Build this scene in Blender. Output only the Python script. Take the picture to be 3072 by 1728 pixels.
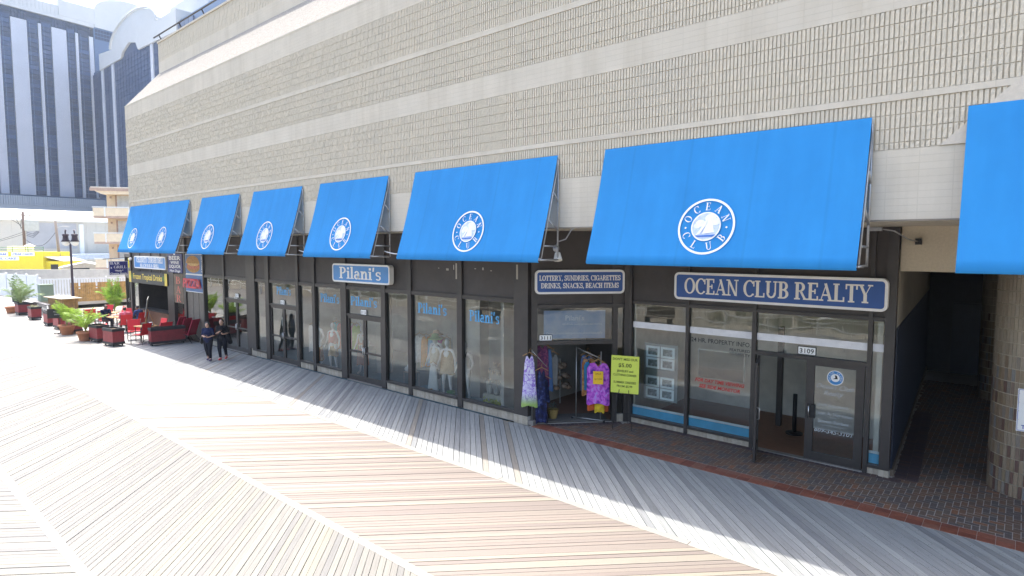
import bpy, bmesh, math, random
from mathutils import Vector, Matrix
rnd = random.Random(7)
SC = bpy.context.scene
COL = SC.collection
for _o in list(bpy.data.objects):
    bpy.data.objects.remove(_o)

# ------------------------------------------------------------------ camera, sky, sun, exposure
cam_d = bpy.data.cameras.new('camera')
cam = bpy.data.objects.new('camera', cam_d)
COL.objects.link(cam)
cam.location = (0.0, 0.0, 4.7)
cam.rotation_euler = (math.radians(90 - 4.154), 0.0, math.radians(90 - 49.347))
cam_d.sensor_width = 36.0
cam_d.lens = 36.0 * 1790.0 / 3072.0
cam_d.clip_start = 0.05
cam_d.clip_end = 3000.0
SC.camera = cam

SUN_TO = Vector((-0.41, 0.098, 1.0)).normalized()
SUN_EL = math.asin(SUN_TO.z)
SUN_ROT = math.atan2(SUN_TO.x, SUN_TO.y)
world = bpy.data.worlds.new('World')
SC.world = world
world.use_nodes = True
wn = world.node_tree
wn.nodes.clear()
w_out = wn.nodes.new('ShaderNodeOutputWorld')
w_bg = wn.nodes.new('ShaderNodeBackground')
w_sky = wn.nodes.new('ShaderNodeTexSky')
w_sky.sky_type = 'NISHITA'
w_sky.sun_disc = False
w_sky.sun_elevation = SUN_EL
w_sky.sun_rotation = SUN_ROT
w_sky.altitude = 0.0
w_sky.air_density = 1.0
w_sky.dust_density = 3.8
w_sky.ozone_density = 1.0
w_bg.inputs['Strength'].default_value = 0.15
wn.links.new(w_sky.outputs[0], w_bg.inputs[0])
wn.links.new(w_bg.outputs[0], w_out.inputs[0])

sun_d = bpy.data.lights.new('sun', 'SUN')
sun_d.energy = 2.3
sun_d.angle = math.radians(0.5)
sun_d.color = (1.0, 0.96, 0.90)
sun = bpy.data.objects.new('sun', sun_d)
COL.objects.link(sun)
sun.rotation_euler = SUN_TO.to_track_quat('Z', 'Y').to_euler()
sun.location = (-20, 10, 60)

SC.view_settings.view_transform = 'Standard'
SC.view_settings.look = 'None'
SC.view_settings.gamma = 1.0
SC.view_settings.use_curve_mapping = False
SC.view_settings.exposure = 1.88
SC.render.engine = 'CYCLES'
SC.cycles.max_bounces = 10
SC.cycles.transparent_max_bounces = 16
SC.cycles.caustics_reflective = False
SC.cycles.caustics_refractive = False
SC.cycles.sample_clamp_indirect = 6.0
SC.cycles.use_denoising = True

# ------------------------------------------------------------------ materials
MATS = {}

def _nodes(name):
    m = bpy.data.materials.new(name)
    m.use_nodes = True
    nt = m.node_tree
    nt.nodes.clear()
    out = nt.nodes.new('ShaderNodeOutputMaterial')
    return m, nt, out

def N(nt, t, **kw):
    n = nt.nodes.new(t)
    for k, v in kw.items():
        if k.startswith('i_'):
            key = k[2:]
            n.inputs[int(key) if key.isdigit() else key].default_value = v
        else:
            setattr(n, k, v)
    return n

def L(nt, a, b):
    nt.links.new(a, b)

def c4(c):
    return (c[0], c[1], c[2], 1.0)

def mixc(nt, fac, a, b, mode='MIX'):
    n = nt.nodes.new('ShaderNodeMix')
    n.data_type = 'RGBA'
    n.blend_type = mode
    for sock, v in ((n.inputs[0], fac), (n.inputs[6], a), (n.inputs[7], b)):
        if hasattr(v, 'is_output'):
            nt.links.new(v, sock)
        else:
            sock.default_value = v if not isinstance(v, tuple) or len(v) == 4 else c4(v)
    return n.outputs[2]

def ramp(nt, fac, stops, interp='LINEAR'):
    r = nt.nodes.new('ShaderNodeValToRGB')
    r.color_ramp.interpolation = interp
    els = r.color_ramp.elements
    while len(els) > 1:
        els.remove(els[-1])
    els[0].position = stops[0][0]
    els[0].color = c4(stops[0][1])
    for p, c in stops[1:]:
        e = els.new(p)
        e.color = c4(c)
    nt.links.new(fac, r.inputs[0])
    return r.outputs[0]

def mat(name, col, rough=0.6, spec=0.4, metal=0.0, var=0.12, vscale=3.0, bump=0.0, bscale=40.0,
        rand=0.0, coord='Position', dirt=None, emit=None, sheen=0.0, transl=0.0):
    """plain Principled surface with mottling, per-object tint and fine relief"""
    if name in MATS:
        return MATS[name]
    m, nt, out = _nodes(name)
    b = N(nt, 'ShaderNodeBsdfPrincipled')
    b.inputs['Roughness'].default_value = rough
    b.inputs['Specular IOR Level'].default_value = spec
    b.inputs['Metallic'].default_value = metal
    if coord == 'Position':
        src = N(nt, 'ShaderNodeNewGeometry').outputs['Position']
    else:
        src = N(nt, 'ShaderNodeTexCoord').outputs[coord]
    c = c4(col)
    if var > 0:
        nz = N(nt, 'ShaderNodeTexNoise', i_Scale=vscale, i_Detail=5.0, i_Roughness=0.6)
        L(nt, src, nz.inputs['Vector'])
        lo = tuple(x * (1 - var) for x in col)
        hi = tuple(min(1, x * (1 + var)) for x in col)
        c = ramp(nt, nz.outputs[0], [(0.3, lo), (0.7, hi)])
    if rand > 0:
        oi = N(nt, 'ShaderNodeObjectInfo')
        k = N(nt, 'ShaderNodeMapRange', i_3=1 - rand, i_4=1 + rand)
        L(nt, oi.outputs['Random'], k.inputs[0])
        vv = N(nt, 'ShaderNodeCombineXYZ')
        for i in range(3):
            L(nt, k.outputs[0], vv.inputs[i])
        c = mixc(nt, 1.0, c, vv.outputs[0], 'MULTIPLY')
    if dirt:
        nz = N(nt, 'ShaderNodeTexNoise', i_Scale=dirt[1], i_Detail=8.0, i_Roughness=0.7)
        L(nt, src, nz.inputs['Vector'])
        f = ramp(nt, nz.outputs[0], [(0.5, (0, 0, 0)), (0.72, (dirt[2],) * 3)])
        c = mixc(nt, f, c, c4(dirt[0]))
    if hasattr(c, 'is_output'):
        L(nt, c, b.inputs['Base Color'])
    else:
        b.inputs['Base Color'].default_value = c
    if bump > 0:
        nz = N(nt, 'ShaderNodeTexNoise', i_Scale=bscale, i_Detail=6.0, i_Roughness=0.65)
        L(nt, src, nz.inputs['Vector'])
        bp = N(nt, 'ShaderNodeBump', i_Strength=bump, i_Distance=0.02)
        L(nt, nz.outputs[0], bp.inputs['Height'])
        L(nt, bp.outputs[0], b.inputs['Normal'])
    if emit:
        b.inputs['Emission Color'].default_value = c4(emit[0])
        b.inputs['Emission Strength'].default_value = emit[1]
    res = b.outputs[0]
    if transl > 0:
        tr = N(nt, 'ShaderNodeBsdfTranslucent')
        if hasattr(c, 'is_output'):
            L(nt, c, tr.inputs[0])
        else:
            tr.inputs[0].default_value = c
        mx = N(nt, 'ShaderNodeMixShader', i_0=transl)
        L(nt, res, mx.inputs[1])
        L(nt, tr.outputs[0], mx.inputs[2])
        res = mx.outputs[0]
    L(nt, res, out.inputs[0])
    MATS[name] = m
    return m

def glass(name, tint=(0.75, 0.82, 0.82), gain=1.3, base=0.04, wave=0.25):
    """shop glass: tinted see-through plus a slightly wavy mirror reflection"""
    if name in MATS:
        return MATS[name]
    m, nt, out = _nodes(name)
    tr = N(nt, 'ShaderNodeBsdfTransparent', i_Color=c4(tint))
    gl = N(nt, 'ShaderNodeBsdfGlossy', i_Roughness=0.0)
    gl.inputs['Color'].default_value = (0.92, 0.95, 0.93, 1)
    pos = N(nt, 'ShaderNodeNewGeometry').outputs['Position']
    mp = N(nt, 'ShaderNodeMapping')
    mp.inputs['Scale'].default_value = (1.0, 1.0, 2.2)
    L(nt, pos, mp.inputs[0])
    nz = N(nt, 'ShaderNodeTexNoise', i_Scale=0.9, i_Detail=1.0)
    L(nt, mp.outputs[0], nz.inputs['Vector'])
    bp = N(nt, 'ShaderNodeBump', i_Strength=wave, i_Distance=0.02)
    L(nt, nz.outputs[0], bp.inputs['Height'])
    L(nt, bp.outputs[0], gl.inputs['Normal'])
    fr = N(nt, 'ShaderNodeFresnel', i_IOR=1.52)
    ma = N(nt, 'ShaderNodeMath', operation='MULTIPLY_ADD', use_clamp=True)
    ma.inputs[1].default_value = gain
    ma.inputs[2].default_value = base
    L(nt, fr.outputs[0], ma.inputs[0])
    mx = N(nt, 'ShaderNodeMixShader')
    L(nt, ma.outputs[0], mx.inputs[0])
    L(nt, tr.outputs[0], mx.inputs[1])
    L(nt, gl.outputs[0], mx.inputs[2])
    L(nt, mx.outputs[0], out.inputs[0])
    MATS[name] = m
    return m

def wood_mat(name, stops, rough=0.62, spec=0.35, grain=0.35, stain=(0.10, 0.09, 0.085), nails=True, bump=0.25):
    """deck boards: tint picked per board, grain along the board (UV in metres), nail heads, stains"""
    m, nt, out = _nodes(name)
    b = N(nt, 'ShaderNodeBsdfPrincipled', i_Roughness=rough)
    b.inputs['Specular IOR Level'].default_value = spec
    at = N(nt, 'ShaderNodeAttribute', attribute_name='tint')
    oi = N(nt, 'ShaderNodeObjectInfo')
    ad = N(nt, 'ShaderNodeMath', operation='ADD')
    L(nt, at.outputs['Fac'], ad.inputs[0])
    L(nt, oi.outputs['Random'], ad.inputs[1])
    fr = N(nt, 'ShaderNodeMath', operation='FRACT')
    L(nt, ad.outputs[0], fr.inputs[0])
    base = ramp(nt, fr.outputs[0], stops, 'CONSTANT')
    uv = N(nt, 'ShaderNodeUVMap')
    off = N(nt, 'ShaderNodeVectorMath', operation='ADD')
    cx = N(nt, 'ShaderNodeCombineXYZ')
    sc = N(nt, 'ShaderNodeMath', operation='MULTIPLY')
    sc.inputs[1].default_value = 91.7
    L(nt, fr.outputs[0], sc.inputs[0])
    L(nt, sc.outputs[0], cx.inputs[0])
    L(nt, sc.outputs[0], cx.inputs[1])
    L(nt, uv.outputs[0], off.inputs[0])
    L(nt, cx.outputs[0], off.inputs[1])
    mp = N(nt, 'ShaderNodeMapping')
    mp.inputs['Scale'].default_value = (1.6, 55.0, 1.0)
    L(nt, off.outputs[0], mp.inputs[0])
    nz = N(nt, 'ShaderNodeTexNoise', i_Scale=1.0, i_Detail=6.0, i_Roughness=0.65)
    L(nt, mp.outputs[0], nz.inputs['Vector'])
    g = ramp(nt, nz.outputs[0], [(0.25, (1 - grain,) * 3), (0.62, (1.0,) * 3), (0.85, (1 + grain * 0.3,) * 3)])
    c = mixc(nt, 1.0, base, g, 'MULTIPLY')
    pos = N(nt, 'ShaderNodeNewGeometry').outputs['Position']
    n2 = N(nt, 'ShaderNodeTexNoise', i_Scale=0.55, i_Detail=7.0, i_Roughness=0.72)
    L(nt, pos, n2.inputs['Vector'])
    f2 = ramp(nt, n2.outputs[0], [(0.56, (0,) * 3), (0.78, (0.55,) * 3)])
    c = mixc(nt, f2, c, c4(stain))
    # flecks elongated along the board
    mp3 = N(nt, 'ShaderNodeMapping')
    mp3.inputs['Scale'].default_value = (3.5, 16.0, 1.0)
    L(nt, off.outputs[0], mp3.inputs[0])
    n3 = N(nt, 'ShaderNodeTexNoise', i_Scale=1.0, i_Detail=3.0, i_Roughness=0.5)
    L(nt, mp3.outputs[0], n3.inputs['Vector'])
    f3 = ramp(nt, n3.outputs[0], [(0.66, (0,) * 3), (0.8, (0.5,) * 3)])
    c = mixc(nt, f3, c, c4(tuple(x * 1.3 for x in stain)))
    if nails:
        sp = N(nt, 'ShaderNodeSeparateXYZ')
        L(nt, uv.outputs[0], sp.inputs[0])
        pm = N(nt, 'ShaderNodeMath', operation='PINGPONG')
        pm.inputs[1].default_value = 0.283
        L(nt, sp.outputs[0], pm.inputs[0])
        s1 = N(nt, 'ShaderNodeMath', operation='SUBTRACT')
        s1.inputs[1].default_value = 0.07
        L(nt, sp.outputs[1], s1.inputs[0])
        ab = N(nt, 'ShaderNodeMath', operation='ABSOLUTE')
        L(nt, s1.outputs[0], ab.inputs[0])
        s2 = N(nt, 'ShaderNodeMath', operation='SUBTRACT')
        s2.inputs[1].default_value = 0.036
        L(nt, ab.outputs[0], s2.inputs[0])
        cv = N(nt, 'ShaderNodeCombineXYZ')
        L(nt, pm.outputs[0], cv.inputs[0])
        L(nt, s2.outputs[0], cv.inputs[1])
        ln = N(nt, 'ShaderNodeVectorMath', operation='LENGTH')
        L(nt, cv.outputs[0], ln.inputs[0])
        lt = N(nt, 'ShaderNodeMath', operation='LESS_THAN')
        lt.inputs[1].default_value = 0.008
        L(nt, ln.outputs['Value'], lt.inputs[0])
        c = mixc(nt, lt.outputs[0], c, (0.11, 0.095, 0.085, 1))
    L(nt, c, b.inputs['Base Color'])
    bp = N(nt, 'ShaderNodeBump', i_Strength=bump, i_Distance=0.004)
    L(nt, nz.outputs[0], bp.inputs['Height'])
    L(nt, bp.outputs[0], b.inputs['Normal'])
    L(nt, b.outputs[0], out.inputs[0])
    MATS[name] = m
    return m

def tint_mat(name, stops, rough=0.6, spec=0.4, var=0.2, vscale=12.0, bump=0.2, bscale=60.0, interp='CONSTANT', dirt=None):
    """pieces (bricks, tiles, blocks): tint per piece from object random or the tint attribute"""
    m, nt, out = _nodes(name)
    b = N(nt, 'ShaderNodeBsdfPrincipled', i_Roughness=rough)
    b.inputs['Specular IOR Level'].default_value = spec
    at = N(nt, 'ShaderNodeAttribute', attribute_name='tint')
    oi = N(nt, 'ShaderNodeObjectInfo')
    ad = N(nt, 'ShaderNodeMath', operation='ADD')
    L(nt, at.outputs['Fac'], ad.inputs[0])
    L(nt, oi.outputs['Random'], ad.inputs[1])
    fr = N(nt, 'ShaderNodeMath', operation='FRACT')
    L(nt, ad.outputs[0], fr.inputs[0])
    c = ramp(nt, fr.outputs[0], stops, interp)
    pos = N(nt, 'ShaderNodeNewGeometry').outputs['Position']
    nz = N(nt, 'ShaderNodeTexNoise', i_Scale=vscale, i_Detail=5.0, i_Roughness=0.65)
    L(nt, pos, nz.inputs['Vector'])
    g = ramp(nt, nz.outputs[0], [(0.3, (1 - var,) * 3), (0.7, (1 + var,) * 3)])
    c = mixc(nt, 1.0, c, g, 'MULTIPLY')
    if dirt:
        n2 = N(nt, 'ShaderNodeTexNoise', i_Scale=dirt[1], i_Detail=7.0, i_Roughness=0.7)
        L(nt, pos, n2.inputs['Vector'])
        f = ramp(nt, n2.outputs[0], [(0.5, (0, 0, 0)), (0.75, (dirt[2],) * 3)])
        c = mixc(nt, f, c, c4(dirt[0]))
    L(nt, c, b.inputs['Base Color'])
    if bump > 0:
        n3 = N(nt, 'ShaderNodeTexNoise', i_Scale=bscale, i_Detail=6.0, i_Roughness=0.7)
        L(nt, pos, n3.inputs['Vector'])
        bp = N(nt, 'ShaderNodeBump', i_Strength=bump, i_Distance=0.015)
        L(nt, n3.outputs[0], bp.inputs['Height'])
        L(nt, bp.outputs[0], b.inputs['Normal'])
    L(nt, b.outputs[0], out.inputs[0])
    MATS[name] = m
    return m

def print_mat(name, stops, scale=6.0, rough=0.7, kind='noise', distort=0.0, coord='Object', hem=None):
    """printed / dyed cloth or a printed picture: coloured noise or rings"""
    m, nt, out = _nodes(name)
    b = N(nt, 'ShaderNodeBsdfPrincipled', i_Roughness=rough)
    b.inputs['Specular IOR Level'].default_value = 0.2
    src = N(nt, 'ShaderNodeTexCoord').outputs[coord]
    if kind == 'noise':
        t = N(nt, 'ShaderNodeTexNoise', i_Scale=scale, i_Detail=4.0, i_Distortion=distort)
        L(nt, src, t.inputs['Vector'])
        f = t.outputs[0]
    elif kind == 'voronoi':
        t = N(nt, 'ShaderNodeTexVoronoi', i_Scale=scale)
        L(nt, src, t.inputs['Vector'])
        f = t.outputs['Distance']
    else:
        t = N(nt, 'ShaderNodeTexWave', i_Scale=scale, i_Distortion=distort)
        t.bands_direction = 'Z'
        L(nt, src, t.inputs['Vector'])
        f = t.outputs['Fac'] if 'Fac' in t.outputs else t.outputs[1]
    c = ramp(nt, f, stops)
    if hem:
        sz = N(nt, 'ShaderNodeSeparateXYZ')
        L(nt, src, sz.inputs[0])
        mr = N(nt, 'ShaderNodeMapRange', i_1=hem[1], i_2=hem[2])
        L(nt, sz.outputs[2], mr.inputs[0])
        c = mixc(nt, mr.outputs[0], c, c4(hem[0]))
    L(nt, c, b.inputs['Base Color'])
    L(nt, b.outputs[0], out.inputs[0])
    MATS[name] = m
    return m

# ------------------------------------------------------------------ mesh building
class MB:
    def __init__(self):
        self.v = []
        self.f = []
        self.uv = None
        self.tint = None

    def add(self, vs, fs, M=None):
        n = len(self.v)
        if M is not None:
            vs = [tuple(M @ Vector(p)) for p in vs]
        self.v.extend([tuple(p) for p in vs])
        self.f.extend([tuple(i + n for i in f) for f in fs])
        return self

    def box(self, x0, x1, y0, y1, z0, z1, M=None):
        return self.add([(x0, y0, z0), (x1, y0, z0), (x1, y1, z0), (x0, y1, z0),
                         (x0, y0, z1), (x1, y0, z1), (x1, y1, z1), (x0, y1, z1)],
                        [(0, 3, 2, 1), (4, 5, 6, 7), (0, 1, 5, 4), (1, 2, 6, 5), (2, 3, 7, 6), (3, 0, 4, 7)], M)

    def tube(self, pts, r, seg=8, cap=True, r1=None):
        pts = [Vector(p) for p in pts]
        n = len(pts)
        rings = []
        prev = None
        for i, p in enumerate(pts):
            d = (pts[min(i + 1, n - 1)] - pts[max(i - 1, 0)])
            if d.length < 1e-9:
                d = Vector((0, 0, 1))
            d.normalize()
            up = prev if prev is not None else (Vector((0, 0, 1)) if abs(d.z) < 0.9 else Vector((1, 0, 0)))
            a = d.cross(up)
            if a.length < 1e-6:
                a = d.cross(Vector((0, 1, 0)))
            a.normalize()
            b = a.cross(d).normalized()
            prev = b
            if isinstance(r, (list, tuple)):
                rr = r[i]
            else:
                rr = r if r1 is None else r + (r1 - r) * i / max(1, n - 1)
            rings.append([tuple(p + (a * math.cos(t) + b * math.sin(t)) * rr)
                          for t in [2 * math.pi * k / seg for k in range(seg)]])
        vs = [q for ring in rings for q in ring]
        fs = []
        for i in range(n - 1):
            for k in range(seg):
                k2 = (k + 1) % seg
                fs.append((i * seg + k, i * seg + k2, (i + 1) * seg + k2, (i + 1) * seg + k))
        if cap:
            fs.append(tuple(range(seg - 1, -1, -1)))
            fs.append(tuple((n - 1) * seg + k for k in range(seg)))
        return self.add(vs, fs)

    def lathe(self, prof, seg=16, M=None, cap=True):
        vs, fs = [], []
        for (r, z) in prof:
            for k in range(seg):
                t = 2 * math.pi * k / seg
                vs.append((r * math.cos(t), r * math.sin(t), z))
        for i in range(len(prof) - 1):
            for k in range(seg):
                k2 = (k + 1) % seg
                fs.append((i * seg + k, i * seg + k2, (i + 1) * seg + k2, (i + 1) * seg + k))
        if cap:
            fs.append(tuple(range(seg - 1, -1, -1)))
            fs.append(tuple((len(prof) - 1) * seg + k for k in range(seg)))
        return self.add(vs, fs, M)

    def prism(self, poly, y0, y1, M=None):
        """polygon in x,z extruded along y"""
        n = len(poly)
        vs = [(x, y0, z) for x, z in poly] + [(x, y1, z) for x, z in poly]
        fs = [tuple(range(n)), tuple(range(2 * n - 1, n - 1, -1))]
        for i in range(n):
            j = (i + 1) % n
            fs.append((i, i + n, j + n, j))
        return self.add(vs, fs, M)

    def sphere(self, c, r, seg=12, rings=8):
        if not isinstance(r, (tuple, list)):
            r = (r, r, r)
        vs, fs = [], []
        for i in range(rings + 1):
            ph = math.pi * i / rings
            for k in range(seg):
                t = 2 * math.pi * k / seg
                vs.append((c[0] + r[0] * math.sin(ph) * math.cos(t), c[1] + r[1] * math.sin(ph) * math.sin(t), c[2] + r[2] * math.cos(ph)))
        for i in range(rings):
            for k in range(seg):
                k2 = (k + 1) % seg
                fs.append((i * seg + k, (i + 1) * seg + k, (i + 1) * seg + k2, i * seg + k2))
        return self.add(vs, fs)

    def mesh(self, name, material, smooth=False):
        me = bpy.data.meshes.new(name)
        me.from_pydata(self.v, [], self.f)
        me.materials.append(material)
        if self.uv is not None:
            ul = me.uv_layers.new(name='UVMap')
            ul.data.foreach_set('uv', [c for q in self.uv for c in q])
        if self.tint is not None:
            at = me.attributes.new('tint', 'FLOAT', 'FACE')
            at.data.foreach_set('value', self.tint)
        if smooth:
            me.polygons.foreach_set('use_smooth', [True] * len(me.polygons))
        me.update()
        return me

def obj(name, data, parent=None, loc=(0, 0, 0), rotz=0.0):
    o = bpy.data.objects.new(name, data)
    COL.objects.link(o)
    o.location = loc
    if rotz:
        o.rotation_euler = (0, 0, rotz)
    if parent is not None:
        o.parent = parent
    return o

def part(name, mb, material, parent, smooth=False, loc=(0, 0, 0), rotz=0.0, kind=None, label=None):
    o = obj(name, mb.mesh(name, material, smooth), parent, loc, rotz)
    if kind:
        o['kind'] = kind
    if label:
        o['label'] = label
    return o

def tag(o, label=None, cat=None, group=None, kind=None):
    if label:
        o['label'] = label
    if cat:
        o['category'] = cat
    if group:
        o['group'] = group
    if kind:
        o['kind'] = kind
    return o

def thing(name, label, cat, loc=(0, 0, 0), rotz=0.0, group=None):
    return tag(obj(name, None, None, loc, rotz), label, cat, group)

def single(name, mb, material, label, cat, loc=(0, 0, 0), rotz=0.0, group=None, smooth=False):
    return tag(part(name, mb, material, None, smooth, loc, rotz), label, cat, group)

def structure(name, mb, material, parent=None, smooth=False):
    o = part(name, mb, material, parent, smooth)
    if parent is None:
        o['kind'] = 'structure'
    return o

def copy_tree(o, parent=None):
    c = o.copy()
    COL.objects.link(c)
    c.parent = parent
    for ch in o.children:
        copy_tree(ch, c)
    return c

def dup(o, loc, rotz, label=None, group=None, scale=None):
    c = copy_tree(o)
    c.location = loc
    c.rotation_euler = (0, 0, rotz)
    if label:
        c['label'] = label
    if group:
        c['group'] = group
    if scale:
        c.scale = scale
    return c

def basis(o, ex, ey):
    """matrix that lays a flat drawing (x, y, lift) on a plane"""
    ex = Vector(ex).normalized()
    ey = Vector(ey).normalized()
    n = ex.cross(ey)
    M = Matrix.Identity(4)
    for i in range(3):
        M[i][0], M[i][1], M[i][2], M[i][3] = ex[i], ey[i], n[i], o[i]
    return M

# ------------------------------------------------------------------ lettering
def _arc(cx, cy, rx, ry, a0, a1, tk, tn, n=None):
    n = n or max(6, int(abs(a1 - a0) / 15))
    out = []
    for i in range(n):
        qs = []
        for a, inner in ((i, 0), (i + 1, 0), (i + 1, 1), (i, 1)):
            t = math.radians(a0 + (a1 - a0) * a / n)
            X = rx - (tk if inner else 0)
            Y = ry - (tn if inner else 0)
            qs.append((cx + X * math.cos(t), cy + Y * math.sin(t)))
        out.append(qs)
    return out

def _s(x, y0, y1, w=0.15):
    return [[(x - w / 2, y0), (x + w / 2, y0), (x + w / 2, y1), (x - w / 2, y1)]]

def _b(x0, x1, y, h=0.05):
    return [[(x0, y), (x1, y), (x1, y + h), (x0, y + h)]]

def _d(x0, y0, x1, y1, w):
    return [[(x0 - w / 2, y0), (x1 - w / 2, y1), (x1 + w / 2, y1), (x0 + w / 2, y0)]]

def _f(x, top=False, w=0.32):
    return _b(x - w / 2, x + w / 2, 0.955 if top else 0.0, 0.045)

SERIF = {
    'I': (0.36, _s(.18, 0, 1) + _f(.18) + _f(.18, 1)),
    'L': (0.66, _s(.17, 0, 1) + _f(.17, 1) + _b(.02, .62, 0) + _s(.6, 0, .24, .05)),
    'E': (0.68, _s(.17, 0, 1) + _b(.02, .62, 0) + _b(.02, .59, .95) + _b(.17, .46, .49, .045) + _s(.6, 0, .22, .05) + _s(.57, .78, 1, .05) + _s(.45, .38, .63, .045)),
    'H': (0.84, _s(.19, 0, 1) + _s(.65, 0, 1) + _b(.19, .65, .49) + _f(.19) + _f(.19, 1) + _f(.65) + _f(.65, 1)),
    'T': (0.70, _s(.35, 0, 1) + _f(.35) + _b(.03, .67, .95) + _s(.055, .74, 1, .05) + _s(.645, .74, 1, .05)),
    'O': (0.84, _arc(.42, .5, .4, .515, 0, 360, .145, .045, 28)),
    'C': (0.78, _arc(.43, .5, .41, .515, 42, 318, .145, .045, 22) + _s(.715, .66, .97, .05)),
    'G': (0.84, _arc(.43, .5, .41, .515, 42, 325, .145, .045, 22) + _s(.715, .68, .97, .05) + _s(.68, .06, .44, .14) + _b(.52, .84, .42, .045)),
    'D': (0.82, _s(.17, 0, 1) + _b(.02, .38, 0) + _b(.02, .38, .95) + _arc(.36, .5, .42, .5, -90, 90, .145, .05, 14)),
    'B': (0.70, _s(.17, 0, 1) + _b(.02, .36, 0) + _b(.17, .36, .49) + _b(.02, .36, .95) + _arc(.34, .745, .26, .255, -90, 90, .135, .05, 10) + _arc(.34, .268, .31, .268, -90, 90, .145, .05, 10)),
    'P': (0.68, _s(.17, 0, 1) + _f(.17) + _b(.02, .36, .95) + _b(.17, .36, .45) + _arc(.34, .725, .3, .275, -90, 90, .145, .05, 10)),
    'R': (0.78, _s(.17, 0, 1) + _f(.17) + _b(.02, .36, .95) + _b(.17, .38, .47) + _arc(.34, .735, .28, .265, -90, 90, .14, .05, 10) + _d(.38, .5, .66, 0, .16) + _b(.56, .8, 0, .045)),
    'S': (0.62, _arc(.31, .74, .25, .275, 35, 265, .11, .065, 14) + _arc(.31, .26, .27, .275, -145, 85, .115, .065, 14) + _s(.53, .72, .98, .045) + _s(.06, .02, .28, .045)),
    'N': (0.84, _s(.15, 0, 1, .055) + _s(.69, 0, 1, .055) + _d(.15, 1, .65, 0, .17) + _f(.15, 0, .26) + _b(.0, .2, .955, .045) + _f(.69, 1, .26)),
    'M': (1.02, _s(.14, 0, 1, .055) + _d(.17, 1, .5, .0, .16) + _d(.5, .0, .84, 1, .055) + _s(.85, 0, 1, .15) + _f(.14, 0, .24) + _f(.85, 0, .3) + _b(.02, .22, .955, .045) + _b(.8, 1.0, .955, .045)),
    'A': (0.80, _d(.40, 1, .12, 0, .055) + _d(.38, .98, .66, 0, .165) + _b(.2, .58, .3, .05) + _f(.12, 0, .24) + _f(.67, 0, .3)),
    'U': (0.82, _s(.19, .3, 1) + _s(.66, .3, 1, .055) + _arc(.4, .3, .287, .315, 180, 360, .1, .07, 12) + _f(.19, 1) + _f(.66, 1, .24)),
    'Y': (0.78, _d(.14, 1, .38, .42, .16) + _d(.66, 1, .41, .42, .055) + _s(.39, 0, .46) + _f(.39) + _f(.14, 1, .3) + _f(.66, 1, .24)),
    'K': (0.80, _s(.17, 0, 1) + _f(.17) + _f(.17, 1) + _d(.63, .98, .22, .42, .055) + _d(.36, .56, .68, 0, .16) + _f(.63, 1, .24) + _f(.68, 0, .28)),
    '&': (0.86, _arc(.34, .76, .19, .24, 0, 360, .09, .05, 14) + _arc(.32, .27, .29, .28, 50, 360, .13, .055, 14) + _d(.26, .66, .76, 0, .13) + _b(.52, .82, .42, .045)),
    ',': (0.28, _d(.15, .13, .09, -.16, .1)),
    "'": (0.26, _d(.14, 1.03, .1, .72, .1)),
    'i': (0.34, _s(.18, 0, .67, .145) + _f(.18, 0, .3) + _b(.05, .2, .62, .05) + _s(.18, .82, .98, .16)),
    'l': (0.34, _s(.18, 0, 1.04, .145) + _f(.18, 0, .3) + _b(.05, .2, .99, .05)),
    'n': (0.70, _s(.18, 0, .67, .14) + _f(.18, 0, .28) + _b(.04, .2, .62, .05) + _s(.53, 0, .44, .14) + _f(.53, 0, .28) + _arc(.39, .42, .21, .265, 0, 165, .13, .08, 8)),
    'a': (0.60, _s(.43, .06, .48, .14) + _b(.43, .58, 0, .06) + _arc(.29, .46, .21, .23, 0, 160, .12, .06, 8) + _arc(.25, .2, .21, .215, 0, 360, .13, .06, 16)),
    's': (0.52, _arc(.26, .5, .2, .19, 35, 265, .1, .055, 10) + _arc(.26, .185, .22, .2, -145, 85, .1, .055, 10) + _s(.43, .48, .66, .04)),
}

_text_cache = {}

def sans_polys(txt, bold=0.0, shear=0.0, width=1.0):
    key = (txt, bold, shear, width)
    if key in _text_cache:
        return _text_cache[key]
    cu = bpy.data.curves.new('lettering', 'FONT')
    cu.body = txt
    cu.size = 1.0
    cu.offset = bold
    cu.shear = shear
    cu.resolution_u = 2
    cu.align_x = 'LEFT'
    to = bpy.data.objects.new('lettering', cu)
    COL.objects.link(to)
    dg = bpy.context.evaluated_depsgraph_get()
    me = to.evaluated_get(dg).to_mesh()
    vs = [(v.co.x * width, v.co.y) for v in me.vertices]
    fs = [tuple(p.vertices) for p in me.polygons]
    to.evaluated_get(dg).to_mesh_clear()
    bpy.data.objects.remove(to)
    bpy.data.curves.remove(cu)
    _text_cache[key] = (vs, fs)
    return vs, fs

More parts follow.
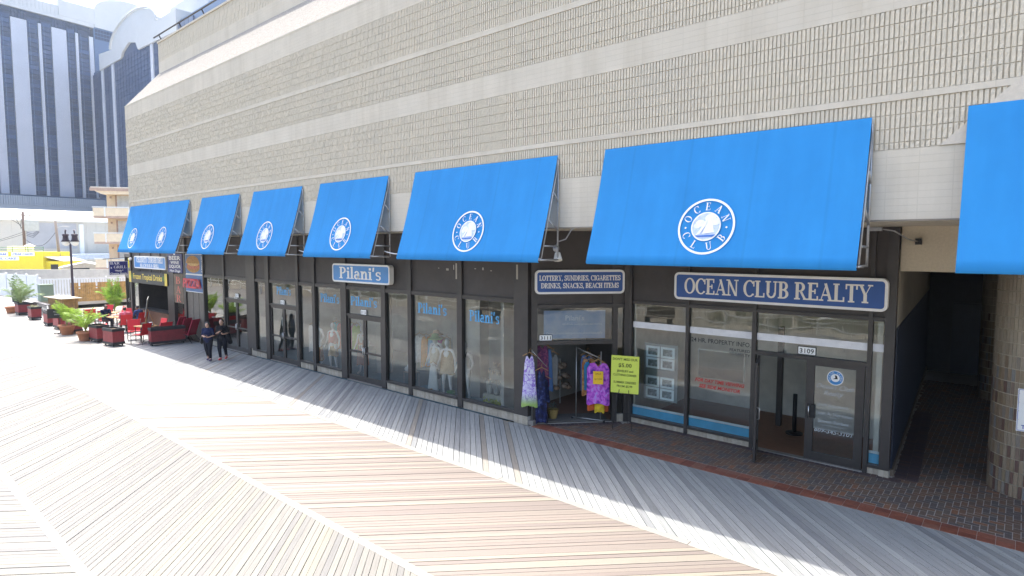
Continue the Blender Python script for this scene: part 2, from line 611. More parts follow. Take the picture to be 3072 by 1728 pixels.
def letter(mb, M, txt, h, serif=False, bold=0.0, shear=0.0, width=1.0, align='C', fit=None, track=0.02, fat=0.0):
    """adds lettering of cap height h to mb; M lays it on its plane, centred on M's origin (x) and baseline (y)"""
    if serif:
        x = 0.0
        polys = []
        k = 0
        for ch in txt:
            if ch == ' ':
                x += 0.32
                continue
            w, ps = SERIF.get(ch, SERIF['I'])
            for p in ps:
                k += 1
                if fat:
                    mx = sum(a for a, b in p) / len(p)
                    my = sum(b for a, b in p) / len(p)
                    p = [(a + math.copysign(fat, a - mx), b + math.copysign(fat, b - my)) for a, b in p]
                polys.append(([(x + px * 1.0, py) for px, py in p], k % 5))
            x += w + track
        W = x * h
        sx = 1.0 if not fit else fit / W
        x0 = -W * sx / 2 if align == 'C' else 0
        for p, k in polys:
            vs = [(x0 + px * h * sx, py * h, 0.0005 * k) for px, py in p]
            mb.add(vs, [tuple(range(len(vs)))], M)
    else:
        vs, fs = sans_polys(txt, bold, shear, width)
        if not vs:
            return
        s = h / 0.73
        lo = min(v[0] for v in vs)
        hi = max(v[0] for v in vs)
        W = (hi - lo) * s
        sx = 1.0 if not fit else fit / W
        x0 = -W * sx / 2 if align == 'C' else 0
        mb.add([(x0 + (a - lo) * s * sx, b * s, 0.0) for a, b in vs], fs, M)

def rounded(w, h, r, n=6):
    out = []
    for cx, cy, a in ((w / 2 - r, h / 2 - r, 0), (-w / 2 + r, h / 2 - r, 90), (-w / 2 + r, -h / 2 + r, 180), (w / 2 - r, -h / 2 + r, 270)):
        for i in range(n + 1):
            t = math.radians(a + 90 * i / n)
            out.append((cx + r * math.cos(t), cy + r * math.sin(t)))
    return out

def rprism(mb, w, h, r, d0, d1, M):
    """rounded board: face in the plane of M, from lift d0 to d1"""
    p = rounded(w, h, r)
    n = len(p)
    vs = [(x, y, d0) for x, y in p] + [(x, y, d1) for x, y in p]
    fs = [tuple(range(n - 1, -1, -1)), tuple(range(n, 2 * n))]
    fs += [(i, (i + 1) % n, (i + 1) % n + n, i + n) for i in range(n)]
    mb.add(vs, fs, M)

def rring(mb, w, h, r, t, d0, d1, M):
    """rounded border frame of width t"""
    a = rounded(w, h, r)
    b = rounded(w - 2 * t, h - 2 * t, max(0.01, r - t))
    n = len(a)
    vs = [(x, y, d0) for x, y in a] + [(x, y, d1) for x, y in a] + [(x, y, d1) for x, y in b] + [(x, y, d0) for x, y in b]
    fs = []
    for i in range(n):
        j = (i + 1) % n
        fs += [(i, j, j + n, i + n), (i + n, j + n, j + 2 * n, i + 2 * n), (i + 2 * n, j + 2 * n, j + 3 * n, i + 3 * n)]
    mb.add(vs, fs, M)

# ------------------------------------------------------------------ bodies: limbs grown into one skin
def _capsule(mb, p0, r0, p1, r1, seg=10):
    p0, p1 = Vector(p0), Vector(p1)
    d = p1 - p0
    ln = max(d.length, 1e-5)
    q = (d / ln).to_track_quat('Z', 'Y').to_matrix().to_4x4() if d.length > 1e-6 else Matrix.Identity(4)
    M = Matrix.Translation(p0) @ q
    prof = []
    for i in range(5):
        t = -math.pi / 2 + math.pi / 2 * i / 4
        prof.append((max(1e-4, r0 * math.cos(t)), r0 * math.sin(t)))
    for i in range(5):
        t = math.pi / 2 * i / 4
        prof.append((max(1e-4, r1 * math.cos(t)), ln + r1 * math.sin(t)))
    mb.lathe(prof, seg, M)

def skin(segs, voxel=0.016, smooth=4, extra=None):
    """limb list [(p0,r0,p1,r1) or ('e',centre,radii)] fused into one continuous mesh"""
    mb = MB()
    for s in segs:
        if s[0] == 'e':
            mb.sphere(s[1], s[2], 14, 10)
        else:
            _capsule(mb, *s)
    me = mb.mesh('limbs', mat('blank', (0.5, 0.5, 0.5)))
    o = bpy.data.objects.new('limbs', me)
    COL.objects.link(o)
    r = o.modifiers.new('r', 'REMESH')
    r.mode = 'VOXEL'
    r.voxel_size = voxel
    s = o.modifiers.new('s', 'SMOOTH')
    s.iterations = smooth
    s.factor = 0.5
    dg = bpy.context.evaluated_depsgraph_get()
    e = o.evaluated_get(dg)
    m2 = e.to_mesh()
    out = MB()
    out.v = [tuple(v.co) for v in m2.vertices]
    out.f = [tuple(p.vertices) for p in m2.polygons]
    e.to_mesh_clear()
    bpy.data.objects.remove(o)
    bpy.data.meshes.remove(me)
    return out

def in_view_size(p):
    """rough size (px per metre) of something at p in the picture, 0 when outside"""
    th = math.radians(49.347)
    fx, fy = -math.cos(th), math.sin(th)
    dx, dy = p[0], p[1]
    a = dx * fx + dy * fy
    b = dx * fy - dy * fx
    if a < 0.5:
        return 0
    dz = p[2] - 4.7
    pt = math.radians(4.154)
    dep = a * math.cos(pt) - dz * math.sin(pt)
    up = a * math.sin(pt) + dz * math.cos(pt)
    if dep < 0.5 or abs(b / dep) > 0.88 or abs(up / dep) > 0.5:
        return 0
    return 1790 / dep
# ------------------------------------------------------------------ shared materials
M_GREYDECK = wood_mat('grey_deck', [(0, (.26, .265, .255)), (.16, (.34, .345, .33)), (.33, (.295, .30, .29)), (.5, (.38, .385, .365)), (.62, (.215, .22, .22)), (.74, (.355, .36, .345)), (.86, (.31, .315, .305)), (.97, (.28, .255, .215))], rough=.66, spec=.8, grain=.42, stain=(.13, .135, .14))
M_MIDDECK = wood_mat('glare_pale_deck', [(0, (0.276, 0.253, 0.221)), (.2, (0.313, 0.294, 0.253)), (.4, (0.253, 0.225, 0.198)), (.6, (0.331, 0.313, 0.267)), (.8, (0.294, 0.267, 0.230))], rough=.66, spec=1.0, grain=.22, stain=(.2, .185, .17))  # paler board tint, sun glare put into the colour
M_NEWDECK = wood_mat('new_deck', [(0, (0.184, 0.149, 0.122)), (.15, (0.203, 0.162, 0.131)), (.3, (0.225, 0.194, 0.149)), (.45, (0.171, 0.135, 0.113)), (.58, (0.248, 0.211, 0.158)), (.7, (0.194, 0.158, 0.126)), (.84, (0.167, 0.131, 0.108)), (.93, (0.216, 0.180, 0.140))], rough=.66, spec=1.0, grain=.22, stain=(.14, .12, .11))
M_PALEDECK = wood_mat('pale_deck', [(0, (0.163, 0.153, 0.131)), (.15, (0.180, 0.170, 0.143)), (.3, (0.142, 0.137, 0.124)), (.45, (0.192, 0.182, 0.151)), (.6, (0.167, 0.158, 0.135)), (.72, (0.192, 0.178, 0.135)), (.85, (0.135, 0.130, 0.120)), (.94, (0.204, 0.190, 0.140))], rough=.66, spec=1.0, grain=.55, stain=(.15, .145, .14))
M_DIVIDER = wood_mat('divider_board', [(0, (.30, .285, .25)), (.5, (.34, .325, .28))], rough=.6, grain=.2, nails=False)
M_UNDER = mat('deck_underside', (.02, .019, .018), .9)
M_BRICK = tint_mat('paving_brick', [(0, (.145, .10, .075)), (.12, (.17, .115, .08)), (.27, (.125, .10, .09)), (.42, (.19, .11, .07)), (.56, (.145, .115, .095)), (.7, (.115, .10, .092)), (.83, (.16, .10, .07)), (.95, (.25, .12, .065))], .7, .35, .25, 30, .3, 120)
M_DKBRICK = tint_mat('edge_brick', [(0, (.075, .052, .056)), (.3, (.09, .06, .058)), (.6, (.066, .05, .058)), (.85, (.11, .065, .055))], .6, .4, .2, 30, .25, 120)
M_REDTILE = tint_mat('red_border_tile', [(0, (.22, .075, .045)), (.3, (.255, .09, .055)), (.6, (.19, .065, .042)), (.85, (.235, .10, .065))], .55, .45, .2, 14, .15, 80)
M_MORTAR = mat('mortar', (.42, .39, .35), .9, vscale=20)
M_SAND = mat('beach_sand', (.34, .30, .235), .95, .1, var=.2, vscale=.4, bump=.5, bscale=6)
M_STREET = mat('pale_concrete', (.50, .48, .44), .85, .3, var=.12, vscale=.6, dirt=((.3, .28, .25), .35, .5))
M_RIB = tint_mat('split_face_rib', [(0, (.59, .53, .425)), (.35, (.598, .538, .43)), (.7, (.58, .522, .417)), (.92, (.605, .545, .437))], .9, .15, .07, 22, .4, 60, dirt=((.44, .42, .375), .5, .3))
M_GROOVE = mat('block_groove', (.56, .505, .41), .95, .1, vscale=20)
M_SPLIT = mat('split_face_plain', (.30, .28, .25), .95, .1, var=.22, vscale=14, bump=1.0, bscale=30)
M_SPLIT2 = mat('split_face_corner', (.58, .525, .44), .95, .1, var=.08, vscale=14, bump=.4, bscale=30)

def scored_mat():
    m, nt, out = _nodes('smooth_scored_block')
    b = N(nt, 'ShaderNodeBsdfPrincipled', i_Roughness=.85)
    b.inputs['Specular IOR Level'].default_value = .2
    geo = N(nt, 'ShaderNodeNewGeometry')
    sp = N(nt, 'ShaderNodeSeparateXYZ')
    L(nt, geo.outputs['Position'], sp.inputs[0])
    cx = N(nt, 'ShaderNodeCombineXYZ')
    L(nt, sp.outputs[0], cx.inputs[0])
    L(nt, sp.outputs[2], cx.inputs[1])
    br = N(nt, 'ShaderNodeTexBrick', offset=0.0)
    br.inputs['Scale'].default_value = 1.0
    br.inputs['Brick Width'].default_value = .407
    br.inputs['Row Height'].default_value = .1015
    br.inputs['Mortar Size'].default_value = .004
    br.inputs['Mortar Smooth'].default_value = .3
    br.inputs['Color1'].default_value = (.60, .545, .45, 1)
    br.inputs['Color2'].default_value = (.585, .53, .435, 1)
    br.inputs['Mortar'].default_value = (.54, .49, .40, 1)
    L(nt, cx.outputs[0], br.inputs['Vector'])
    nz = N(nt, 'ShaderNodeTexNoise', i_Scale=.8, i_Detail=8.0, i_Roughness=.7)
    L(nt, geo.outputs['Position'], nz.inputs['Vector'])
    g = ramp(nt, nz.outputs[0], [(.3, (.92,) * 3), (.7, (1.05,) * 3)])
    cc = mixc(nt, 1.0, br.outputs['Color'], g, 'MULTIPLY')
    mp = N(nt, 'ShaderNodeMapping')
    mp.inputs['Scale'].default_value = (2.2, 1.0, .12)
    L(nt, geo.outputs['Position'], mp.inputs[0])
    n4 = N(nt, 'ShaderNodeTexNoise', i_Scale=1.0, i_Detail=6.0, i_Roughness=.65)
    L(nt, mp.outputs[0], n4.inputs['Vector'])
    cc = mixc(nt, 1.0, cc, ramp(nt, n4.outputs[0], [(.32, (.9, .89, .87)), (.55, (1.0,) * 3)]), 'MULTIPLY')
    L(nt, cc, b.inputs['Base Color'])
    bp = N(nt, 'ShaderNodeBump', i_Strength=.5, i_Distance=.004)
    bp.invert = True
    L(nt, br.outputs['Fac'], bp.inputs['Height'])
    L(nt, bp.outputs[0], b.inputs['Normal'])
    L(nt, b.outputs[0], out.inputs[0])
    return m
M_SMOOTH = scored_mat()
M_SOFFIT = mat('soffit_paint', (.55, .50, .40), .8, .2, vscale=4)
M_STUCCO = mat('beige_stucco', (.55, .49, .38), .9, .15, var=.08, vscale=25, bump=.25, bscale=150)
M_BRONZE = mat('dark_bronze_frame', (.043, .038, .036), .42, .5, .15, var=.15, vscale=5)
M_PANEL = mat('dark_fascia_panel', (.062, .054, .050), .6, .35, var=.12, vscale=2, dirt=((.10, .09, .085), 3, .3))
M_KICK = tint_mat('kick_tile', [(0, (.36, .31, .24)), (.3, (.40, .35, .28)), (.6, (.33, .285, .225)), (.85, (.42, .37, .29))], .7, .35, .15, 14, .1, 60, dirt=((.22, .19, .15), 4, .5))
M_GLASS = glass('shop_glass', (.88, .94, .94), 1.75, .04, .22)
M_GLASS_L = glass('door_glass', (.88, .94, .94), 1.75, .04, .15)
M_SIGNBLUE = mat('sign_blue', (.016, .085, .32), .4, .5, var=.05)
M_SIGNPALE = mat('sign_mid_blue', (.075, .27, .60), .4, .5, var=.05)
M_WHITE = mat('sign_white', (.84, .84, .82), .45, .45, var=.03)
M_IVORY = mat('ivory_letter', (.82, .80, .74), .5, .4, var=.03)
M_BLACK = mat('matte_black', (.015, .015, .016), .6, .4, var=0)
M_GALV = mat('galvanised_tube', (.42, .42, .41), .4, .5, .7, var=.15, vscale=15)
M_STEEL = mat('brushed_steel', (.55, .55, .55), .3, .5, 1.0, var=.05)

# ------------------------------------------------------------------ ground sheets
g = MB().box(-1200, 900, -900, -5.6, -.9, -.75)
sand = MB()
NX, NY = 90, 60
for j in range(NY + 1):
    for i in range(NX + 1):
        x = -110 + 170 * i / NX
        y = -5.2 - 75 * (j / NY) ** 1.3
        t = max(0, min(1, (-y - 6.8) / 8))
        z = -.45 + t * (2.3 + .8 * math.sin(x * .21 + 1.3) + .5 * math.sin(x * .53 + y * .3) + .35 * math.sin(y * .7 + x * .11)) + .06 * math.sin(x * 2.1 + y * 1.7)
        sand.v.append((x, y, z))
for j in range(NY):
    for i in range(NX):
        a = j * (NX + 1) + i
        sand.f.append((a, a + NX + 1, a + NX + 2, a + 1))
structure('beach_ground', sand, M_SAND, smooth=True)
structure('terrain', MB().add([(-1500, -1500, -.8), (1500, -1500, -.8), (1500, 1500, -.8), (-1500, 1500, -.8)], [(0, 1, 2, 3)]), M_SAND)
structure('sea_water', MB().add([(-1500, -1500, -.7), (1500, -1500, -.7), (1500, -95, -.7), (-1500, -95, -.7)], [(0, 1, 2, 3)]), mat('sea', (.03, .07, .085), .18, .5, var=.2, vscale=.05, bump=.3, bscale=.6))
structure('street_ground', MB().box(-500, -62, -5.2, 400, -.5, -.05), M_STREET)

# ------------------------------------------------------------------ boardwalk, chevron boards in bands
walk = obj('boardwalk', None)
walk['kind'] = 'structure'
part('deck_base', MB().box(-75, 14, -5.2, 11.86, -.3, -.06), M_UNDER, walk)
PITCH = {0: .127 * math.sqrt(2), 1: .0985 * math.sqrt(2), 2: .0985 * math.sqrt(2), 3: .0985 * math.sqrt(2), 4: .0985 * math.sqrt(2)}
GAP = {k: (.010 if k == 0 else .0075) * math.sqrt(2) for k in range(5)}

def plank_geo(bi, s, a, b, x=0.0, y=0.0, z=0.0):
    Lb = b - a
    w = PITCH[bi] - GAP[bi]
    top = [(x, y, z), (x + w, y, z), (x + w + s * Lb, y + Lb, z), (x + s * Lb, y + Lb, z)]
    bot = [(p[0], p[1], z - .04) for p in top]
    vs = top + bot
    fs = [(0, 1, 2, 3), (0, 4, 5, 1), (1, 5, 6, 2), (2, 6, 7, 3), (3, 7, 4, 0)]
    LL = Lb * math.sqrt(2)
    c = .131 / 1.0
    # uv: along the board in metres, across 0..0.14
    if s > 0:
        uvt = [(0, .14), (c, 0), (LL + c, 0), (LL, .14)]
    else:
        uvt = [(c, 0), (0, .14), (LL, .14), (LL + c, 0)]
    uv = []
    for f in fs:
        for k in f:
            uv.append(uvt[k % 4])
    return vs, fs, uv

BANDS = [(-1, 8.80, 11.80, M_GREYDECK, 'grey'), (1, 5.47, 8.66, M_NEWDECK, 'new'), (-1, 2.32, 5.33, M_PALEDECK, 'pale'), (1, -.9, 2.18, M_PALEDECK, 'pale'), (-1, -5.2, -1.04, M_NEWDECK, 'new')]
cands = []
for bi, (s, a, b, m, nm) in enumerate(BANDS):
    x = -74.5
    while x < 13:
        if s < 0:
            xs = x + (b - a)
        else:
            xs = x - (b - a)
        cx, cy = x, (a + b) / 2
        x0 = cx - s * (b - a) / 2
        best = max(in_view_size((x0 + s * (b - a) * t, a + (b - a) * t, 0)) for t in (.05, .3, .5, .7, .95))
        vis = sum(in_view_size((x0 + s * (b - a) * t, a + (b - a) * t, 0)) for t in (.05, .3, .5, .7, .95))
        cands.append((vis, bi, x0))
        x += PITCH[bi]
cands.sort(reverse=True)
near, far = cands[:300], cands[300:]
shared = {}
for bi, (s, a, b, m, nm) in enumerate(BANDS):
    vs, fs, uv = plank_geo(bi, s, a, b)
    q = MB()
    q.v, q.f, q.uv = vs, fs, uv
    shared[bi] = q.mesh('plank', m)
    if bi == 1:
        shared['glare_pale'] = q.mesh('plank', M_MIDDECK)
def glare_pale(bi, x0):  # boards toward the left get the paler tint that stands in for glare
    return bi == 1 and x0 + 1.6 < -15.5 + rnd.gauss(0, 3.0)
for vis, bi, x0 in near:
    obj('plank', shared['glare_pale' if glare_pale(bi, x0) else bi], walk, (x0 + rnd.uniform(-.003, .003), BANDS[bi][1], rnd.uniform(-.004, .003)))
mass = {i: MB() for i in (0, 1, 2, 3, 4, 'glare_pale')}
for q in mass.values():
    q.uv, q.tint = [], []
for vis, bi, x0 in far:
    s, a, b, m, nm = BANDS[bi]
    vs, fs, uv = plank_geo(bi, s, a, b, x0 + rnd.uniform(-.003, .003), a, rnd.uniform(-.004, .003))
    q = mass['glare_pale' if glare_pale(bi, x0) else bi]
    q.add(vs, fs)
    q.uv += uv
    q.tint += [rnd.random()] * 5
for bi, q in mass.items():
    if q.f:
        o = part('planks', q, M_MIDDECK if bi == 'glare_pale' else BANDS[bi][3], walk, kind='stuff')
for yy in (8.66, 5.33, 2.18, -1.04):
    x = -74
    while x < 12:
        ln = rnd.uniform(3.4, 4.2)
        q = MB().box(0, ln - .01, 0, .14, -.04, 0)
        q.uv = [(0, 0)] * 24
        q.uv = [(q.v[k][0], q.v[k][1]) for f in q.f for k in f]
        if x > -62:
            part('divider_plank', q, M_DIVIDER, walk, loc=(x, yy, .002))
        x += ln

# ------------------------------------------------------------------ brick pavement before the shops on the right
pav = obj('brick_pavement', None)
pav['kind'] = 'structure'
part('mortar_bed', MB().box(-9.55, 14, 11.80, 29, -.3, -.0035), M_MORTAR, pav)

def inside(x, y):
    if y < 12.19 or y > 25 or x > 8:
        return False
    if y < 13.78:
        return x > -9.35 + (y - 12.1) * .93 + .08
    return x > -1.80 - (y - 13.94) * .06
BW = .105
bricks = []
for j in range(0, 130):
    for i in range(-4, 190):
        r = j
        # row r: cells r..r+3 repeat; H brick starts where (i - r) % 4 == 0, V brick top at (i-r)%4==2 spanning rows r-1..r
        k = (i - r) % 4
        x, y = -9.6 + i * BW, 12.20 + j * BW
        if k == 0:
            bricks.append((x, y, 2 * BW, BW))
        elif k == 2:
            bricks.append((x, y - BW, BW, 2 * BW) if j > 0 else (x, y, BW, BW))
bricks = [q for q in bricks if inside(q[0] + q[2] / 2, q[1] + q[3] / 2)]
bricks.sort(key=lambda q: -in_view_size((q[0], q[1], 0)))
hb = MB().box(.006, 2 * BW - .006, .006, BW - .006, -.05, 0).mesh('brick', M_BRICK)
vb = MB().box(.006, BW - .006, .006, 2 * BW - .006, -.05, 0).mesh('brick', M_BRICK)
q = MB()
q.tint = []
for n, (x, y, w, h) in enumerate(bricks):
    z = rnd.uniform(-.0025, .001)
    if n < 300 and abs(w - h) > .01:
        obj('brick', hb if w > h else vb, pav, (x, y, z))
    elif in_view_size((x, y, 0)) > 0 or y < 16:
        q.box(x + .004, x + w - .004, y + .004, y + h - .004, -.05, z)
        q.tint += [rnd.random()] * 6
part('bricks', q, M_BRICK, pav, kind='stuff')
# red border tiles in two courses, dark soldier bricks along the shop base
rt = MB().box(.004, .236, .003, .182, -.05, .003).mesh('border_tile', M_REDTILE)
for i in range(52):
    for r in range(2):
        x = -9.5 + i * .24
        obj('border_tile', rt, pav, (x, 11.812 + r * .187, rnd.uniform(-.002, .001)))
sb = MB().box(.003, .1, .003, .2, -.05, .002).mesh('soldier_brick', M_DKBRICK)
for i in range(58):
    x = -7.75 + i * .105
    if x < -1.75:
        obj('soldier_brick', sb, pav, (x, 13.70, 0))
TD = Vector((1.80, 1.94, 0)).normalized()
ND = Vector((TD.y, -TD.x, 0))
for i in range(21):
    p = Vector((-9.55, 12.0, 0)) + TD * (.12 + i * .105) + ND * .2
    obj('soldier_brick', sb, pav, p, math.atan2(TD.y, TD.x))
q = MB()
q.tint = []
for j in range(58):
    for i in range(2):
        x = -1.80 - j * .0062 + i * .205
        y = 13.95 + j * .105
        q.box(x, x + .2, y, y + .1, -.05, .004)
        q.tint += [rnd.random()] * 6
part('edge_bricks', q, M_DKBRICK, pav, kind='stuff')

# ------------------------------------------------------------------ main building above the shops
WX0, WX1, WY = -34.5, 9.0, 10.45
bld = thing('block_building', 'long beige split-face block building with light bands overhanging the shops', 'building', (-12, 14, 0))

def bpart(name, mb, m, smooth=False, kind=None):
    mb.v = [(x + 12, y - 14, z) for x, y, z in mb.v]
    return part(name, mb, m, bld, smooth, kind=kind)
core = MB()
core.box(WX0 + .05, WX1, WY + .024, 40, 5.10, 11.55)
core.box(WX0 + .05, WX1, 12.16, 40, 11.52, 15.0)
bpart('wall', core, M_GROOVE)
BANDZ = [('s', 5.07, 6.10), ('r', 6.10, 6.81), ('s', 6.81, 6.905), ('r', 6.905, 8.12), ('s', 8.12, 8.64), ('r', 8.64, 9.56), ('s', 9.56, 9.68), ('r', 9.68, 10.90), ('s', 10.90, 11.58)]
for k, z0, z1 in BANDZ:
    if k == 's':
        d = .0 if z1 - z0 > .2 else .012
        bpart('smooth_band', MB().box(WX0, WX1, WY - d, WY + .06, z0, z1), M_SMOOTH)
RP = .0634
ribs = []
for k, z0, z1 in BANDZ:
    if k != 'r':
        continue
    z = z1
    while z > z0 + .03:
        zb = max(z0, z - .2033)
        n = int((6.0 - WX0) / RP)
        for i in range(n):
            x = WX0 + i * RP
            if zb < 6.8 and x > -.99 + (zb - 6.1) * 1.037 + .25 and x < 4:
                continue
            ribs.append((x, zb, z))
        z -= .2033
ribs.sort(key=lambda r: -in_view_size((r[0], WY, r[2])))

def rib_geo(x, z0, z1, r=rnd):
    w = RP * .72
    y = WY
    f = []
    zs = [z0 + .005, z0 + (z1 - z0) * .35, z0 + (z1 - z0) * .7, z1 - .005]
    vs = []
    for zz in zs:
        j = r.uniform(-.004, .004)
        vs += [(x, y + .03, zz), (x + r.uniform(-.002, .003), y + r.uniform(-.005, .005), zz), (x + w + r.uniform(-.003, .002), y + r.uniform(-.005, .005), zz), (x + w, y + .03, zz)]
    fs = []
    for a in range(3):
        for b in range(3):
            p = a * 4 + b
            fs.append((p, p + 1, p + 5, p + 4))
    fs += [(0, 3, 2, 1), (12, 13, 14, 15)]
    return vs, fs
proto = []
for k in range(8):
    vs, fs = rib_geo(0, 0, .2033)
    q = MB()
    q.add([(a, b - WY, c) for a, b, c in vs], fs)
    proto.append(q.mesh('rib_block', M_RIB))
big = [r for r in ribs if abs(r[2] - r[1] - .2033) < .002][:300]
bigset = set(big)
for x, z0, z1 in big:
    obj('rib_block', rnd.choice(proto), bld, (x + 12, WY - 14, z0))
q = MB()
q.tint = []
for r in ribs:
    if r in bigset:
        continue
    vs, fs = rib_geo(*r)
    q.add(vs, fs)
    q.tint += [rnd.random()] * len(fs)
bpart('rib_blocks', q, M_RIB, kind='stuff')
dg_ = MB().prism([(-.99, 6.103), (4.0, 6.103), (4.0, 6.93), (-.12, 6.93)], WY - .022, WY + .05)
bpart('split_face_panel', dg_, M_SPLIT2)
# sloping roof ledge, upper tier with its own bands and a dark top rail
sl = MB()
nx = 120
for i in range(nx + 1):
    x = WX0 + (WX1 - WX0) * i / nx
    for j in range(7):
        t = j / 6
        sl.v.append((x, WY + .0 + t * 1.66, 11.585 + t * 1.97 + (rnd.uniform(-.012, .012) if 0 < j < 6 else 0)))
for i in range(nx):
    for j in range(6):
        a = i * 7 + j
        sl.f.append((a, a + 7, a + 8, a + 1))
bpart('sloped_ledge', sl, M_SPLIT)
bpart('ledge_edge', MB().box(WX0, WX1, WY - .008, WY + .1, 11.545, 11.60), M_SMOOTH)
bpart('gable_end', MB().prism([(WY + .02, 11.0), (12.2, 11.0), (12.2, 13.5), (WY + .02, 11.57)], 0, .05, Matrix(((0, 1, 0, WX0 + .002), (1, 0, 0, 0), (0, 0, 1, 0), (0, 0, 0, 1)))), M_SPLIT)
bpart('smooth_band', MB().box(WX0, WX1, 12.10, 12.2, 13.5, 14.1), M_SMOOTH)
ut = MB()
ut.tint = []
z = 15.08
while z > 14.12:
    n = int((WX1 - WX0) / (RP * 2))
    for i in range(n):
        x = WX0 + i * RP * 2
        y = 12.1 + rnd.uniform(-.003, .003)
        ut.add([(x, y + .06, z - .2), (x, y, z - .2), (x + RP * 1.6, y, z - .2), (x + RP * 1.6, y + .06, z - .2), (x, y + .06, z), (x, y, z), (x + RP * 1.6, y, z), (x + RP * 1.6, y + .06, z)], [(0, 1, 5, 4), (1, 2, 6, 5), (2, 3, 7, 6)])
        ut.tint += [rnd.random()] * 3
    z -= .2033
bpart('rib_blocks', ut, M_RIB, kind='stuff')
bpart('coping', MB().box(WX0 - .03, WX1, 12.06, 12.5, 15.05, 15.14), M_SMOOTH)
rl = MB()
rl.tube([(WX0 - .4, 12.05, 15.42), (WX1, 12.05, 15.42)], .035, 6)
x = WX0 + .3
while x < WX1:
    rl.tube([(x, 12.05, 15.42), (x, 12.2, 15.12)], .03, 6)
    x += 2.6
bpart('roof_rail', rl, M_BLACK)
# soffit boards under the overhang
sf = MB()
x = WX0
while x < WX1:
    sf.box(x + .006, x + .298, WY + .03, 14.2, 5.055, 5.09)
    x += .305
bpart('soffit', sf, M_SOFFIT)
bpart('soffit_edge', MB().box(WX0, WX1, WY + .0, WY + .03, 5.045, 5.07), mat('drip_edge', (.2, .17, .13), .6))
# lintel over the passage and passage walls, tiled columns
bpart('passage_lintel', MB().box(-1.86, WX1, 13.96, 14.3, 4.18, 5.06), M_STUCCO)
pw = MB()
M45 = Matrix.Translation((-1.87, 14.0, 0)) @ Matrix.Rotation(math.radians(3.4), 4, 'Z')
pw.box(-.2, 0, 0, 13, 3.05, 4.6, M45)
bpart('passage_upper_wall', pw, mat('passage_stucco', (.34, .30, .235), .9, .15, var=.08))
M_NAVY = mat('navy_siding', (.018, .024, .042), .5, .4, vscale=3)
pw = MB()
pw.box(-.2, -.012, 0, 13, 0, 3.05, M45)
for k in range(58):
    pw.box(-.02, .012, .06 + k * .22, .20 + k * .22, .14, 3.02, M45)
bpart('passage_siding', pw, M_NAVY)
bpart('passage_curb', MB().box(-.01, .05, 0, 13, 0, .14, M45), mat('curb_wood', (.16, .12, .085), .7))
pw = MB().box(-2.8, 9, 27, 27.3, 0, 5)
pw.box(8.8, 9, 14.3, 27, 0, 5)
pw.box(-40, 9, 28, 40, 0, 5.09)
pw.box(-2.9, -2.7, 17.3, 28, 0, 5.0)
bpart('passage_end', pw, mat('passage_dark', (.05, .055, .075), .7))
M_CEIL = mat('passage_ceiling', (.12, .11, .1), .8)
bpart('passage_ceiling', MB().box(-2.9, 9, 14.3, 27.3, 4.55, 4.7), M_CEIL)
bpart('far_door', MB().box(-1.9, -.4, 26.9, 26.98, 0, 2.6), mat('far_door_paint', (.02, .03, .06), .4))

M_COLTILE = tint_mat('column_tile', [(0, (.20, .145, .095)), (.15, (.235, .175, .12)), (.3, (.17, .12, .09)), (.42, (.19, .165, .14)), (.55, (.22, .17, .11)), (.66, (.12, .07, .055)), (.76, (.17, .17, .17)), (.88, (.25, .20, .145))], .35, .5, .14, 9, .05, 40)
M_COLTOP = tint_mat('column_tile_beige', [(0, (.27, .23, .175)), (.3, (.295, .255, .2)), (.6, (.25, .21, .16)), (.85, (.31, .265, .2))], .4, .5, .1, 20, .08, 60)
M_GROUT = mat('tile_grout', (.45, .40, .31), .85, vscale=10)

def tiled_column(cx, cy, label, detail):
    t = thing('tiled_column', label, 'column', (cx, cy, 0), group='round columns in the passage')
    R = .68
    part('grout_core', MB().lathe([(R - .008, 0), (R - .008, 4.4)], 48), M_GROUT, t, smooth=True)
    n = 62
    hh = .24
    meshes = []
    for mm in (M_COLTILE, M_COLTOP):
        q = MB()
        a = 2 * math.pi / n * .5 - .006 / R
        vs = []
        for zz in (.009, hh - .009):
            for k in range(3):
                tt = -a + 2 * a * k / 2
                vs.append((R * math.cos(tt), R * math.sin(tt), zz))
        for zz in (.009, hh - .009):
            for k in (0, 2):
                tt = -a + 2 * a * k / 2
                vs.append(((R - .02) * math.cos(tt), (R - .02) * math.sin(tt), zz))
        q.add(vs, [(0, 1, 4, 3), (1, 2, 5, 4), (6, 0, 3, 8), (2, 7, 9, 5), (3, 4, 5, 9, 8), (0, 6, 7, 2, 1)])
        meshes.append(q)
    view = math.atan2(-cy, -cx)
    objm = [q.mesh('tile', mm) for q, mm in zip(meshes, (M_COLTILE, M_COLTOP))]
    rest = [MB(), MB()]
    for q in rest:
        q.tint = []
    for r in range(18):
        for k in range(n):
            ang = 2 * math.pi * k / n
            top = 1 if r >= 10 and not (r == 10 and k % 3 == 0) else 0
            d = math.cos(ang - view)
            if detail and d > -.05 and in_view_size((cx + R * math.cos(ang), cy + R * math.sin(ang), r * hh)) > 0:
                obj('tile', objm[top], t, (0, 0, r * hh), ang)
            elif d > -.3 or not detail:
                Mt = Matrix.Translation((0, 0, r * hh)) @ Matrix.Rotation(ang, 4, 'Z')
                rest[top].add(meshes[top].v, meshes[top].f, Mt)
                rest[top].tint += [rnd.random()] * 6
    for q, mm in zip(rest, (M_COLTILE, M_COLTOP)):
        if q.f:
            part('tiles', q, mm, t, kind='stuff')
    return t
tiled_column(.30, 14.9, 'round tiled column at the right edge carrying a white notice', True)
tiled_column(-.27, 23.5, 'round tiled column deep in the dark passage', False)
q = MB().box(-.012, .5, -.02, 0, 1.3, 2.1)
